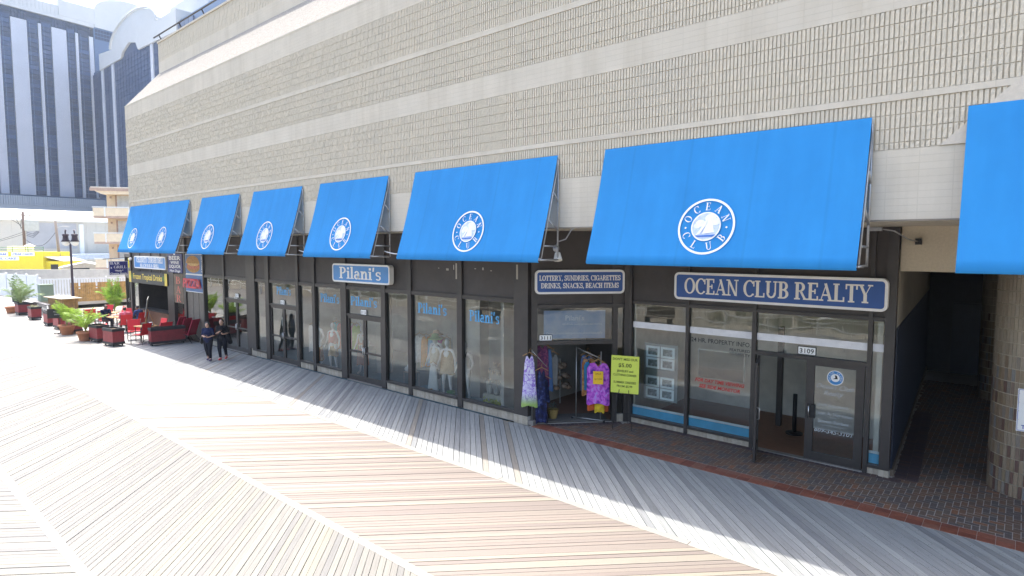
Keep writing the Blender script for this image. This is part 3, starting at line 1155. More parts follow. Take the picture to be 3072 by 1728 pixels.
cs = thing('notice_sign', 'white notice sign with blue letters on the tiled column', 'sign', (.02, 14.12, 0))
part('board', MB().box(0, .55, 0, .02, 1.31, 2.09), M_WHITE, cs)
bm_ = mat('notice_blue', (.03, .05, .35), .5)
q = MB()
letter(q, basis((.12, -.002, 1.82), (1, 0, 0), (0, 0, 1)), 'F', .09, bold=.02)
letter(q, basis((.10, -.002, 1.36), (1, 0, 0), (0, 0, 1)), 'T', .07, bold=.02)
part('lettering', q, bm_, cs)
q = MB()
rring(q, .53, .76, .02, .008, 0, .002, basis((.275, 0, 1.70), (1, 0, 0), (0, 0, 1)))
part('border', q, bm_, cs)
q = MB()
for zz in (1.36, 1.52, 1.68, 1.84, 2.0):
    q.sphere((.02, -.003, zz), .01, 6, 4)
part('bolt', q, M_STEEL, cs)
# ------------------------------------------------------------------ awnings with the round emblem
def canvas_mat():
    m, nt, out = _nodes('blue_canvas')
    b = N(nt, 'ShaderNodeBsdfPrincipled', i_Roughness=.75)
    b.inputs['Specular IOR Level'].default_value = .25
    pos = N(nt, 'ShaderNodeNewGeometry').outputs['Position']
    mp = N(nt, 'ShaderNodeMapping')
    mp.inputs['Scale'].default_value = (3.0, .5, .45)
    L(nt, pos, mp.inputs[0])
    nz = N(nt, 'ShaderNodeTexNoise', i_Scale=1.0, i_Detail=5.0, i_Roughness=.6)
    L(nt, mp.outputs[0], nz.inputs['Vector'])
    c = ramp(nt, nz.outputs[0], [(.25, (.026, .26, .63)), (.75, (.034, .30, .70))])
    sx = N(nt, 'ShaderNodeSeparateXYZ')
    L(nt, pos, sx.inputs[0])
    pp = N(nt, 'ShaderNodeMath', operation='PINGPONG')
    pp.inputs[1].default_value = .58
    L(nt, sx.outputs[0], pp.inputs[0])
    st = ramp(nt, pp.outputs[0], [(0.0, (.93,) * 3), (.018, (.95,) * 3), (.03, (1.0,) * 3)])
    c = mixc(nt, 1.0, c, st, 'MULTIPLY')
    n5 = N(nt, 'ShaderNodeTexNoise', i_Scale=.7, i_Detail=7.0, i_Roughness=.7)
    L(nt, pos, n5.inputs['Vector'])
    c = mixc(nt, 1.0, c, ramp(nt, n5.outputs[0], [(.3, (.93,) * 3), (.7, (1.05,) * 3)]), 'MULTIPLY')
    L(nt, c, b.inputs['Base Color'])
    n2 = N(nt, 'ShaderNodeTexNoise', i_Scale=1.2, i_Detail=3.0)
    L(nt, mp.outputs[0], n2.inputs['Vector'])
    bp = N(nt, 'ShaderNodeBump', i_Strength=.15, i_Distance=.03)
    L(nt, n2.outputs[0], bp.inputs['Height'])
    L(nt, bp.outputs[0], b.inputs['Normal'])
    tr = N(nt, 'ShaderNodeBsdfTranslucent')
    L(nt, c, tr.inputs[0])
    mx = N(nt, 'ShaderNodeMixShader', i_0=.22)
    L(nt, b.outputs[0], mx.inputs[1])
    L(nt, tr.outputs[0], mx.inputs[2])
    L(nt, mx.outputs[0], out.inputs[0])
    return m
M_CANVAS = canvas_mat()
M_LOGOW = mat('emblem_white', (.80, .80, .78), .6, .3, var=.03)
M_LOGOP = mat('emblem_pale_blue', (.50, .58, .78), .6, .3, var=.18, vscale=18)
M_LOGOC = mat('emblem_cloud', (.74, .76, .80), .6, .3, var=.1, vscale=12)
TOPY, TOPZ, BOTY, BOTZ = 10.42, 6.60, 9.745, 4.36
AEY = Vector((0, TOPY - BOTY, TOPZ - BOTZ)).normalized()

def circ(mb, M, r0, r1, lift, n=48):
    vs, fs = [], []
    for i in range(n):
        t = 2 * math.pi * i / n
        vs += [(r0 * math.cos(t), r0 * math.sin(t), lift), (r1 * math.cos(t), r1 * math.sin(t), lift)]
    for i in range(n):
        j = (i + 1) % n
        fs.append((2 * i, 2 * j, 2 * j + 1, 2 * i + 1) if r0 > 0 else (2 * i, 2 * i + 1, 2 * j + 1))
    mb.add(vs, fs, M)

def logo(parent, x, loc):
    c = Vector((x, 9.95, 5.01)) - Vector(loc)
    M = basis(c, (1, 0, 0), AEY)
    R = .50
    q = MB()
    circ(q, M, R * .925, R, .006)
    circ(q, M, R * .475, R * .52, .006)
    rg = part('emblem', q, M_LOGOW, parent)
    q = MB()
    def put(ch, ang, flip):
        w = SERIF[ch][0] * R * .27
        a = math.radians(ang)
        rr = R * .72 + (R * .135 if flip else -R * .135)
        ex = Vector((math.sin(a), -math.cos(a), 0)) if not flip else Vector((-math.sin(a), math.cos(a), 0))
        ey = Vector((math.cos(a), math.sin(a), 0)) if not flip else Vector((-math.cos(a), -math.sin(a), 0))
        o = Vector((math.cos(a) * rr, math.sin(a) * rr, .006))
        letter(q, M @ basis(o, ex, ey), ch, R * .27, serif=True)
    for ch, ang in zip('OCEAN', (157, 123, 90, 57, 23)):
        put(ch, ang, False)
    for ch, ang in zip('CLUB', (206, 243, 286, 326)):
        put(ch, ang, True)
    for sx in (-1, 1):
        q.add([(sx * R * .72 + .02, -.02, .006), (sx * R * .72, .0, .006), (sx * R * .72 - .02, -.02, .006), (sx * R * .72, -.04, .006)], [(0, 1, 2, 3)], M)
    part('lettering', q, M_LOGOW, rg)
    q = MB()
    circ(q, M, 0, R * .48, .004, 40)
    part('sea_disc', q, M_LOGOP, rg)
    q = MB()
    for cx, cy, rx in ((-.10, .06, .085), (-.155, .01, .06), (.07, .15, .10), (.16, .08, .085), (.06, .05, .07), (-.03, .03, .06)):
        n = 14
        q.add([(cx * 1.0 + rx * math.cos(2 * math.pi * k / n), cy + rx * .75 * math.sin(2 * math.pi * k / n), .008 + cx * .002 + cy * .003) for k in range(n)], [tuple(range(n))], M)
    part('cloud', q, M_LOGOC, rg)
    q = MB()
    sail = [(-.05, -.135), (.16, -.11), (.13, .02), (.05, .17), (.03, .05), (-.02, -.05)]
    q.add([(a, b, .012) for a, b in sail], [tuple(range(len(sail)))], M)
    jib = [(-.16, -.155), (-.09, -.14), (.0, .02), (.025, .17), (-.03, .06), (-.1, -.07)]
    q.add([(a, b, .0135) for a, b in jib], [tuple(range(len(jib)))], M)
    part('sail', q, M_LOGOW, rg)
    q = MB()
    hull = [(-.17, -.165), (.19, -.145), (.15, -.185), (-.13, -.19)]
    q.add([(a, b, .011) for a, b in hull], [tuple(range(len(hull)))], M)
    part('hull', q, mat('emblem_blue', (.05, .16, .48), .6), rg)

def awning(x0, x1, label, logos):
    loc = ((x0 + x1) / 2, TOPY, 0)
    t = thing('awning', label, 'awning', loc, group='row of blue awnings over the shops')
    hx = (x1 - x0) / 2
    q = MB()
    nx, nz = max(4, int((x1 - x0) * 4)), 14
    for j in range(nz + 1):
        u = j / nz
        sag = -.03 * math.sin(math.pi * u)
        for i in range(nx + 1):
            a = i / nx
            s2 = .004 * math.sin(i * 1.9 + j * .15) * math.sin(math.pi * u)
            q.v.append((-hx + 2 * hx * a, (BOTY - TOPY) * u - sag * .9 + s2, TOPZ + (BOTZ - TOPZ) * u + sag * .3))
    for j in range(nz):
        for i in range(nx):
            a = j * (nx + 1) + i
            q.f.append((a, a + nx + 1, a + nx + 2, a + 1))
    n = len(q.v)
    # hem folded under at the bottom
    for i in range(nx + 1):
        a = i / nx
        q.v.append((-hx + 2 * hx * a, BOTY - TOPY + .03, BOTZ - .035))
    for i in range(nx):
        a = nz * (nx + 1) + i
        q.f.append((a, n + i, n + i + 1, a + 1))
    cv = part('canvas', q, M_CANVAS, t, smooth=True)
    # tube frame, one truss at each end
    def fp(u):
        return ((BOTY - TOPY) * u + .10, TOPZ + (BOTZ - TOPZ) * u)
    ends = [-hx + .02, hx + .012]
    for x in ends:
        def tb(a, b, r=.02):
            part('frame_tube', MB().tube([(x, a[0], a[1]), (x, b[0], b[1])], r, 6), M_GALV, t, smooth=True)
        tb((0, TOPZ - .1), (0, BOTZ))
        tb((.03, TOPZ - .1), (fp(1)[0], BOTZ + .05), .014)
        tb((0, BOTZ + .02), (BOTY - TOPY + .06, BOTZ + .02))
        tb((0, 5.62), fp(.36))
        tb((0, 5.0), fp(.62))
        tb((0, 4.66), fp(.86))
    for u in (.02, .36, .62, .98):
        y, z = fp(u)
        part('frame_rail', MB().tube([(-hx + .03, y + .02, z), (hx - .03, y + .02, z)], .018, 6), M_GALV, t, smooth=True)
    part('frame_rail', MB().tube([(-hx + .03, 0, BOTZ), (hx - .03, 0, BOTZ)], .018, 6), M_GALV, t, smooth=True)
    for lx in logos:
        logo(t, lx, loc)
    return t
awning(-34.2, -26.9, 'long blue awning with two round emblems at the left corner', [-32.59, -28.96])
awning(-25.68, -22.34, 'narrow blue awning with round emblem, second from the left', [-24.15])
awning(-21.25, -17.93, 'narrow blue awning with round emblem, third from the left', [-19.62])
awning(-16.87, -13.44, 'narrow blue awning with round emblem above the mid-blue shop sign', [-15.12])
awning(-12.31, -7.66, 'wide blue awning with emblem left of the largest awning', [-9.90])
awning(-6.48, -1.835, 'largest blue awning with emblem above the realty shop sign', [-4.17])
awning(-.686, 4.0, 'blue awning cut off by the right picture edge', [])
# slack white cables between awnings, conduit and floodlight
for a, b in ((-26.9, -25.68), (-22.34, -21.25), (-17.93, -16.87), (-13.44, -12.31)):
    n = 8
    pts = [(a + (b - a) * i / n, TOPY - .18, 4.52 - .07 * math.sin(math.pi * i / n)) for i in range(n + 1)]
    lb = {-26.9: 'white cable sagging between first and second awnings from left', -22.34: 'white cable sagging between second and third awnings from left', -17.93: 'white cable sagging between third and fourth awnings from left', -13.44: 'white cable sagging between fourth and fifth awnings from left'}[a]
    single('slack_cable', MB().tube(pts, .014, 6), M_WHITE, lb, 'cable', group='cables between the awnings', smooth=True)
fl = thing('floodlight', 'small white floodlight hanging under conduit between two awnings', 'light', (-7.55, 10.6, 0))
part('conduit', MB().tube([(1.1, -.1, 5.18), (.5, -.12, 5.16), (.22, -.12, 5.02), (.02, -.05, 4.82), (-.2, -.05, 4.76), (-.24, -.05, 4.62)], .015, 6), M_GALV, fl, smooth=True)
q = MB().sphere((-.24, -.05, 4.62), (.08, .05, .08), 12, 8)
part('junction_box', q, M_GALV, fl, smooth=True)
q = MB().tube([(-.2, -.06, 4.58), (-.16, -.1, 4.5)], .02, 6)
q.tube([(-.17, -.09, 4.52), (-.13, -.13, 4.36)], [.06, .1], 10)
part('lamp_head', q, mat('floodlight_paint', (.72, .70, .62), .5), fl)
fl = thing('ceiling_conduit', 'grey conduit with small box under the soffit by the passage', 'conduit', (-2.2, 13.2, 4.9))
part('box', MB().box(-.12, .12, -.06, .06, .06, .13), M_GALV, fl)
part('pipe', MB().tube([(.1, 0, .1), (.3, .1, .06), (.5, .4, -.1), (.62, .6, -.14)], .014, 6), M_GALV, fl, smooth=True)
part('bracket', MB().box(.58, .68, .6, .75, -.2, -.08), M_BLACK, fl)
# ------------------------------------------------------------------ shopfronts
HEAD, TRANS0, TRANS1, TOPP = 2.25, 3.16, 3.28, 5.05

class Front:
    def __init__(self, label, loc, rotz, cat='shopfront'):
        self.t = thing('shopfront', label, cat, loc, rotz)
        self.kick_mesh = None

    def mull(self, x0, x1, z0=0.0, z1=TOPP, d=.09, name='mullion'):
        part(name, MB().box(x0, x1, -d, .05, z0, z1), M_BRONZE, self.t)

    def bar(self, x0, x1, z0, z1, d=.07, name='transom'):
        return part(name, MB().box(x0, x1, -d, .04, z0, z1), M_BRONZE, self.t)

    def pane(self, x0, x1, z0, z1, parent=None, m=None, y=0.0):
        return part('pane', MB().add([(x0, y, z0), (x1, y, z0), (x1, y, z1), (x0, y, z1)], [(0, 1, 2, 3)]), m or M_GLASS, parent or self.t)

    def panel(self, x0, x1, z0=TRANS1, z1=TOPP, y=-.02):
        part('fascia_panel', MB().box(x0, x1, y, .04, z0, z1), M_PANEL, self.t)

    def kick(self, x0, x1, h=.22, w=.1, d=.05):
        part('kick_base', MB().box(x0, x1, -d + .012, .05, -.02, h), M_MORTAR, self.t)
        n = max(1, int(round((x1 - x0) / w)))
        ww = (x1 - x0) / n
        me = MB().box(.003, ww - .003, -d, -d + .03, .0, h - .004).mesh('kick_tile', M_KICK)
        for i in range(n):
            obj('kick_tile', me, self.t, (x0 + i * ww, 0, 0))

    def window(self, x0, x1, kick=.22, sill=.07, top=TRANS0):
        self.kick(x0, x1, kick)
        self.bar(x0, x1, kick, kick + sill, .1, 'sill')
        self.pane(x0, x1, kick + sill, top)
        self.bar(x0, x1, TRANS0, TRANS1)
        self.panel(x0, x1)

    def leaf(self, x0, x1, handle, z1=HEAD, mid=True, parent=None, st=.075):
        d = obj('door', None, self.t)
        def fb(a, b, c, e):
            part('door_frame', MB().box(a, b, -.035, .02, c, e), M_BRONZE, d)
        fb(x0, x0 + st, .02, z1)
        fb(x1 - st, x1, .02, z1)
        fb(x0 + st, x1 - st, .02, .2)
        fb(x0 + st, x1 - st, z1 - .1, z1)
        if mid:
            fb(x0 + st, x1 - st, 1.0, 1.06)
        self.pane(x0 + st, x1 - st, .2, z1 - .1, d, M_GLASS_L)
        hx = x0 + st / 2 if handle == 'l' else x1 - st / 2
        part('handle', MB().tube([(hx, -.04, .95), (hx, -.09, .97), (hx, -.09, 1.2), (hx, -.04, 1.22)], .012, 6), M_STEEL, d, smooth=True)
        return d

    def double_door(self, x0, x1, mid=True):
        c = (x0 + x1) / 2
        self.leaf(x0 + .03, c - .005, 'r', mid=mid)
        self.leaf(c + .005, x1 - .03, 'l', mid=mid)
        self.bar(x0, x1, HEAD, HEAD + .07)
        self.pane(x0, x1, HEAD + .07, TRANS0)
        self.bar(x0, x1, TRANS0, TRANS1)
        self.panel(x0, x1)
        part('threshold', MB().box(x0, x1, -.1, .06, -.01, .02), mat('threshold_metal', (.35, .33, .31), .5, .4, .6), self.t)

def plate(text, loc, label, w=.34, h=.16, rotz=0.0, parent_y=-.02):
    t = thing('number_plate', label, 'number plate', loc, rotz, 'house number plates over the doors')
    M = basis((0, 0, 0), (1, 0, 0), (0, 0, 1))
    q = MB()
    rprism(q, w, h, .01, .0, .012, M)
    part('plate', q, M_WHITE, t)
    q = MB()
    rring(q, w + .012, h + .012, .012, .012, .002, .016, M)
    part('rim', q, M_BLACK, t)
    q = MB()
    letter(q, M @ Matrix.Translation((0, -h * .3, .014)), text, h * .6, bold=.012, fit=w * .8)
    part('digits', q, M_BLACK, t)
    return t

PX = 11.98
# --- left shops: pizza window and glazed door beside it
f = Front('dark framed shopfront of the pizza window and glazed double door', (-31.9, PX, 0), 0)
o_ = 31.9
f.mull(0, .28)
f.panel(.28, 2.3, 2.45, TOPP)
f.bar(.28, 2.3, 2.38, 2.45)
for a, b in ((.30, .95), (1.0, 1.62), (1.67, 2.28)):
    part('wood_panel', MB().box(a, b, -.02, .04, .05, 2.38), mat('bronze_board', (.16, .14, .115), .6, vscale=4), f.t)
f.mull(2.3, 2.4)
f.window(2.4, 4.45)
f.mull(4.45, 4.6)
f.double_door(4.6, 6.7)
f.mull(6.7, 6.95)
f.kick(6.95, 7.15, .3)
f.mull(6.95, 7.15, .3)
plate('3117', (-26.2, PX - .018, 2.47), 'white number plate 3117 over the leftmost glass door', .34, .17)
# --- clothing shop, long run of glass
f = Front('long dark framed glass shopfront of the beach clothing shop', (-24.75, PX, 0), 0)
o_ = 24.75
f.mull(0, .3, .22)
f.kick(0, .3, .22)
f.window(.3, 1.2)
f.mull(1.2, 1.5)
f.double_door(1.5, 3.6)
f.mull(3.6, 3.78)
f.window(3.78, 4.75)
f.mull(4.75, 4.93)
f.window(4.93, 6.6)
f.mull(6.6, 6.93)
f.double_door(6.93, 8.9)
f.mull(8.9, 9.12)
f.window(9.12, 10.25)
f.mull(10.25, 10.42)
f.window(10.42, 12.45)
f.mull(12.45, 12.65)
f.window(12.65, 14.63)
f.mull(14.63, 15.1, .22, TOPP, .12)
f.kick(14.63, 15.1, .22, .1, .12)
f.kick_mesh = None
scr = MB()
for x, z, w, h in ((11.95, 3.95, .1, .06), (12.25, 3.98, .03, .14), (13.1, 4.02, .06, .02), (13.4, 4.0, .05, .07), (12.6, 3.9, .03, .16), (14.72, 3.8, .05, .38), (12.42, 3.72, .05, .45), (13.7, 3.98, .06, .02), (11.6, 4.0, .05, .02)):
    scr.box(x, x + w, -.13 if x > 14.6 else -.1 if 12.4 < x < 12.5 else -.024, -.02, z, z + h)
part('old_sign_bracket', scr, mat('scraped_paint', (.45, .42, .36), .8), f.t)
plate('3115', (-22.27, PX - .018, 2.42), 'white number plate 3115 over the middle glass door', .34, .17)
plate('3113', (-16.88, PX - .018, 2.42), 'white number plate 3113 over the clothing shop door', .34, .17)
# --- slanted entrance
ED = math.atan2(1.94, 1.80)
E0 = Vector((-9.65, 12.0, 0))
f = Front('slanted open doorway of the sundries shop with dark transom', tuple(E0), ED)
f.mull(.0, .16, 0, TOPP, .05, 'jamb')
f.mull(2.16, 2.30, 0, TOPP, .05, 'jamb')
f.pane(2.30, 2.47, .2, 3.05)
f.kick(2.30, 2.47, .2)
f.mull(2.47, 2.66)
f.bar(.16, 2.16, 2.1, 2.2)
f.pane(.16, 2.16, 2.2, 3.05)
f.bar(.16, 2.47, 3.05, 3.15)
f.panel(.16, 2.47, 3.15, TOPP)
part('threshold', MB().box(.16, 2.16, -.06, .12, -.01, .02), MATS['threshold_metal'], f.t)
bl = MB().box(.34, 1.98, .03, .05, 2.24, 2.98)
part('backlit_poster', bl, print_mat('poster_blue', [(.3, (.16, .27, .48)), (.5, (.26, .36, .56)), (.7, (.40, .46, .60))], 2.2), f.t)
q = MB()
Mp = basis((1.16, .024, 0), (1, 0, 0), (0, 0, 1))
letter(q, Mp @ Matrix.Translation((0, 2.72, 0)), "Pilani's", .14)
letter(q, Mp @ Matrix.Translation((.2, 2.6, 0)), 'Handmade exotic jewelry and clothing', .05)
letter(q, Mp @ Matrix.Translation((0, 2.36, 0)), 'Drinks,snacks,nuts,popcorn,chocolates,taffy', .06, fit=1.5)
part('poster_lettering', q, mat('poster_text', (.70, .74, .80), .6), f.t)
p = E0 + TD * .38 + ND * .018
plate('3111', (p.x, p.y, 2.28), 'white number plate 3111 on the slanted sundries doorway', .34, .15, ED)
# --- realty shop
RY = 13.94
f = Front('dark framed glass shopfront of the realty office with open door', (-7.85, RY, 0), 0)
def rwin(x0, x1):
    f.kick(x0, x1, .14, .1, .05)
    f.bar(x0, x1, .14, .20, .1, 'sill')
    f.pane(x0, x1, .20, TRANS0)
    f.bar(x0, x1, TRANS0, 3.24)
    f.panel(x0, x1, 3.24)
    part('blue_band', MB().box(x0 + .01, x1 - .01, .006, .012, .21, .41), mat('band_blue', (.10, .50, .80), .5), f.t)
    part('pale_band', MB().box(x0 + .01, x1 - .01, .006, .012, .415, .47), mat('band_pale', (.75, .82, .86), .5), f.t)
    part('white_band', MB().box(x0 + .005, x1 - .005, -.012, -.004, 2.53, 2.69), mat('band_white', (.78, .78, .80), .5), f.t)
f.mull(-.05, .1, 0, TOPP, .1)
rwin(.1, 1.59)
f.mull(1.59, 1.67)
rwin(1.67, 3.19)
f.mull(3.19, 3.28)
f.bar(3.28, 5.50, 2.2, 2.29, .08)
f.pane(3.28, 5.50, 2.29, TRANS0)
part('white_band', MB().box(3.285, 5.495, -.012, -.004, 2.53, 2.69), MATS['band_white'], f.t)
f.bar(3.28, 5.50, TRANS0, 3.24)
f.panel(3.28, 5.50, 3.24)
f.mull(5.50, 5.58)
rwin(5.58, 5.79)
f.mull(5.79, 5.97, .14, TOPP, .1)
f.kick(5.79, 5.97, .14, .1, .1)
dr = f.leaf(4.36, 5.47, 'l', 2.2, False, st=.16)
part('lock_plate', MB().box(4.40, 4.56, -.06, -.035, .95, 1.25), M_BLACK, dr)
part('threshold', MB().box(3.28, 5.50, -.1, .06, -.01, .02), MATS['threshold_metal'], f.t)
# open leaf swung outward
od = obj('door', None, f.t, (3.36, -.05, 0), math.radians(-75))
for a, b, c, e in ((0, .12, .02, 2.18), (.9, 1.02, .02, 2.18), (.12, .9, .02, .25), (.12, .9, 2.06, 2.18)):
    part('door_frame', MB().box(a, b, -.025, .025, c, e), M_BRONZE, od)
part('pane', MB().add([(.12, 0, .25), (.9, 0, .25), (.9, 0, 2.06), (.12, 0, 2.06)], [(0, 1, 2, 3)]), M_GLASS_L, od)
part('handle', MB().tube([(.96, .03, .95), (.96, .08, .97), (.96, .08, 1.2), (.96, .03, 1.22)], .012, 6), M_STEEL, od, smooth=True)
plate('3109', (-3.5, RY - .018, 2.40), 'white number plate 3109 over the realty office door', .36, .17)
# lettering on the realty glass
q = MB()
Mg = basis((-5.42, RY - .006, 0), (1, 0, 0), (0, 0, 1))
letter(q, Mg @ Matrix.Translation((0, 2.33, 0)), '24 HR. PROPERTY INFO.', .11, serif=False, bold=.01, fit=1.44)
letter(q, Mg @ Matrix.Translation((.47, 2.2, 0)), 'FEATURED', .065, bold=.015, fit=.48)
letter(q, Mg @ Matrix.Translation((.47, 2.1, 0)), 'PROPERTY', .065, bold=.015, fit=.48)
single('window_lettering', q, mat('letter_grey', (.05, .055, .06), .5), 'dark property info lettering on the middle realty window', 'lettering')
q = MB()
letter(q, Mg @ Matrix.Translation((0, 1.36, 0)), 'FOR DAY TIME VIEWING', .085, bold=.03, shear=.25, fit=1.2)
letter(q, Mg @ Matrix.Translation((.0, 1.22, 0)), 'SEE SIDE MONITOR', .085, bold=.03, shear=.25, fit=1.0)
single('window_lettering', q, mat('letter_red', (.55, .03, .03), .5), 'red slanted viewing notice on the middle realty window', 'lettering')
q = MB()
Mg = basis((-2.93, RY - .006, 0), (1, 0, 0), (0, 0, 1))
letter(q, Mg @ Matrix.Translation((0, 1.63, 0)), 'Ocean Club', .1, shear=.35, bold=.01, fit=.72)
letter(q, Mg @ Matrix.Translation((-.02, 1.49, 0)), 'Realty', .1, shear=.35, bold=.01, fit=.38)
letter(q, Mg @ Matrix.Translation((-.02, 1.24, 0)), '3109 Boardwalk', .06, shear=.3, fit=.6)
letter(q, Mg @ Matrix.Translation((0, 1.05, 0)), 'Joan A. Hartman', .075, bold=.01, fit=.7)
letter(q, Mg @ Matrix.Translation((0, .995, 0)), 'Broker', .035)
letter(q, Mg @ Matrix.Translation((0, .88, 0)), 'Bevan Farber', .075, bold=.01, fit=.6)
letter(q, Mg @ Matrix.Translation((0, .81, 0)), 'Associate Broker', .045, fit=.45)
letter(q, Mg @ Matrix.Translation((0, .66, 0)), '609-345-3101', .1, shear=.3, bold=.01, fit=.74)
single('door_lettering', q, mat('letter_pale', (.42, .44, .44), .5), 'pale office name and telephone lettering on the realty door', 'lettering')
em = thing('door_emblem', 'round blue and white emblem sticker on the realty door', 'sticker', (-2.93, RY - .006, 1.88))
Mg = basis((0, 0, 0), (1, 0, 0), (0, 0, 1))
q = MB()
circ(q, Mg, 0, .16, 0, 32)
part('disc', q, mat('sticker_blue', (.04, .22, .50), .5), em)
q = MB()
circ(q, Mg, .145, .16, .002)
circ(q, Mg, 0, .085, .002, 24)
for k in range(11):
    a = math.radians(205 - k * 23)
    letter(q, Mg @ Matrix.Translation((.115 * math.cos(a), .115 * math.sin(a), .002)) @ Matrix.Rotation(a - math.pi / 2, 4, 'Z') @ Matrix.Translation((0, -.02, 0)), 'OCEAN CLUB '[k] if k < 10 else 'R', .04)
part('ring', q, M_WHITE, em)
q = MB().add([(-.05, -.03, .004), (.05, -.02, .004), (.03, .05, .004), (-.01, .06, .004), (.0, .0, .004)], [(0, 1, 2, 3, 4)], Mg)
part('picture', q, M_BLACK, em)
# property leaflets in the realty window
M_LEAF = mat('leaflet_paper', (.80, .86, .86), .7)
M_PHOTO = print_mat('leaflet_photo', [(.3, (.05, .06, .07)), (.5, (.18, .2, .2)), (.7, (.4, .45, .48))], 14.0)
names = ['top left', 'top right', 'second row left', 'second row right', 'third row left', 'third row right', 'bottom left', 'bottom right']
k = 0
for zz in (1.945, 1.645, 1.165, .865):
    for xx in (-7.2, -6.79):
        t = thing('leaflet', 'framed property leaflet, %s of eight in the realty window' % names[k], 'leaflet', (xx, RY + .05, zz), group='property leaflets in the window')
        part('paper', MB().box(-.19, .19, 0, .01, -.14, .14), M_LEAF, t)
        part('photo', MB().box(-.13, .13, -.006, -.002, -.085, .085), M_PHOTO, t)
        k += 1
single('poster_board', MB().box(-7.45, -6.52, RY + .075, RY + .09, .68, 2.15), mat('acrylic_board', (.22, .24, .24), .4), 'grey backing board behind the eight property leaflets', 'board')
sc_ = thing('display_screen', 'dark monitor screen behind the middle realty window', 'screen', (-5.45, RY + .12, 0))
part('screen', MB().box(-.55, .55, 0, .05, 1.45, 2.12), mat('screen_grey', (.045, .05, .05), .25, .5), sc_)
part('bezel', MB().box(-.57, .57, .02, .07, 1.43, 2.14), M_GALV, sc_)

# ------------------------------------------------------------------ deli corner
f = Front('dark framed corner deli shopfront with open serving window', (-39.7, PX, 0), 0)
f.mull(0, .22)
f.pane(.22, 1.3, .3, 2.5)
f.kick(.22, 1.3, .3)
f.mull(1.3, 1.42, 0, 3.2)
f.mull(5.7, 6.55)
f.panel(.22, 5.7, 3.2, TOPP)
f.bar(.22, 5.7, 3.12, 3.2)
f.panel(.22, 5.7, 2.5, 3.12, -.01)
for x in (1.5, 3.2, 4.6):
    f.mull(x, x + .1, 3.2, TOPP, .06)
f.kick(6.55, 7.75, .3)
f.bar(6.55, 7.75, .3, .36, .08, 'sill')
f.pane(6.55, 7.75, .36, 1.75)
f.panel(6.55, 7.75, 3.2, TOPP)
part('serving_counter', MB().box(1.42, 5.7, -.05, .45, .0, 1.05), mat('counter_wood', (.16, .085, .05), .5, vscale=6), f.t)
part('counter_top', MB().box(1.42, 5.7, -.12, .5, 1.05, 1.1), M_BLACK, f.t)
sf_ = Front('dark glazed side doors around the corner of the deli', (-46.0, 13.6, 0), math.radians(-12))
sf_.mull(0, .2, 0, 3.9)
sf_.leaf(.25, 1.75, 'r', 2.6)
sf_.leaf(1.8, 3.3, 'l', 2.6)
sf_.bar(.2, 3.4, 2.6, 2.75)
sf_.panel(.2, 3.4, 2.75, 3.2)
sf_.pane(.2, 3.4, 3.2, 3.9)
sf_.mull(3.35, 3.55, 0, 3.9)
sf_.mull(4.9, 5.1, 0, 3.9)
sf_.pane(3.55, 4.9, .3, 3.9)
sf_.kick(3.55, 4.9, .3)
sf_.mull(6.3, 6.5, 0, 3.9)
sf_.pane(5.1, 6.3, .3, 3.9)
part('side_roof', MB().box(0, 6.6, -.1, 6, 3.9, 4.1), M_PANEL, sf_.t)

# ------------------------------------------------------------------ shop rooms behind the glass
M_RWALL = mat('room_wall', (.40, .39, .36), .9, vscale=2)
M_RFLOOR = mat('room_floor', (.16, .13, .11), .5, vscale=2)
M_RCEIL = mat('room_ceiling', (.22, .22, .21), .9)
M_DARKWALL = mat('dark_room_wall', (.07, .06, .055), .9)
def room(x0, x1, y0, y1, z1, wall, floor, holes=None):
    r = obj('shop_room', None)
    r['kind'] = 'structure'
    part('floor', MB().box(x0, x1, y0, y1, -.2, .012), floor, r)
    part('back_wall', MB().box(x0, x1, y1, y1 + .1, 0, z1), wall, r)
    part('side_wall', MB().box(x0 - .1, x0, y0, y1, 0, z1), wall, r)
    part('side_wall', MB().box(x1, x1 + .1, y0, y1, 0, z1), wall, r)
    part('ceiling', MB().box(x0, x1, y0, y1, z1, z1 + .1), M_RCEIL, r)
    return r
room(-24.8, -10.75, 12.06, 16.5, 3.4, M_RWALL, mat('carpet_teal', (.16, .27, .31), .9, vscale=8))
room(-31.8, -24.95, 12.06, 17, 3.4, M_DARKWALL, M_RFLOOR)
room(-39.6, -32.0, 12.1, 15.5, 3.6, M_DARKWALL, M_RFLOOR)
room(-7.7, -2.2, 14.0, 17.2, 3.4, mat('realty_wall', (.62, .58, .50), .9), mat('parquet', (.26, .12, .065), .5, vscale=5))
rm = obj('shop_room', None)
rm['kind'] = 'structure'
def diag(mb, x0, x1, y0, y1, z0, z1):
    return mb.box(x0, x1, y0, y1, z0, z1, Matrix.Translation(E0) @ Matrix.Rotation(ED, 4, 'Z'))
part('floor', diag(MB(), .06, 2.3, .1, 6, -.2, .012), mat('entry_floor', (.20, .11, .075), .6, vscale=4), rm)
part('entry_mat', diag(MB(), .18, 2.1, .12, .75, .012, .022), mat('entry_mat', (.15, .14, .13), .9), rm)
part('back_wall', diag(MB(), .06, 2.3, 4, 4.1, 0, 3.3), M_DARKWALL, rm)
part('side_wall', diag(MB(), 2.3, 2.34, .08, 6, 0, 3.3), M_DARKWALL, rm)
part('ceiling', diag(MB(), .06, 2.3, .05, 6, 3.25, 3.3), M_RCEIL, rm)

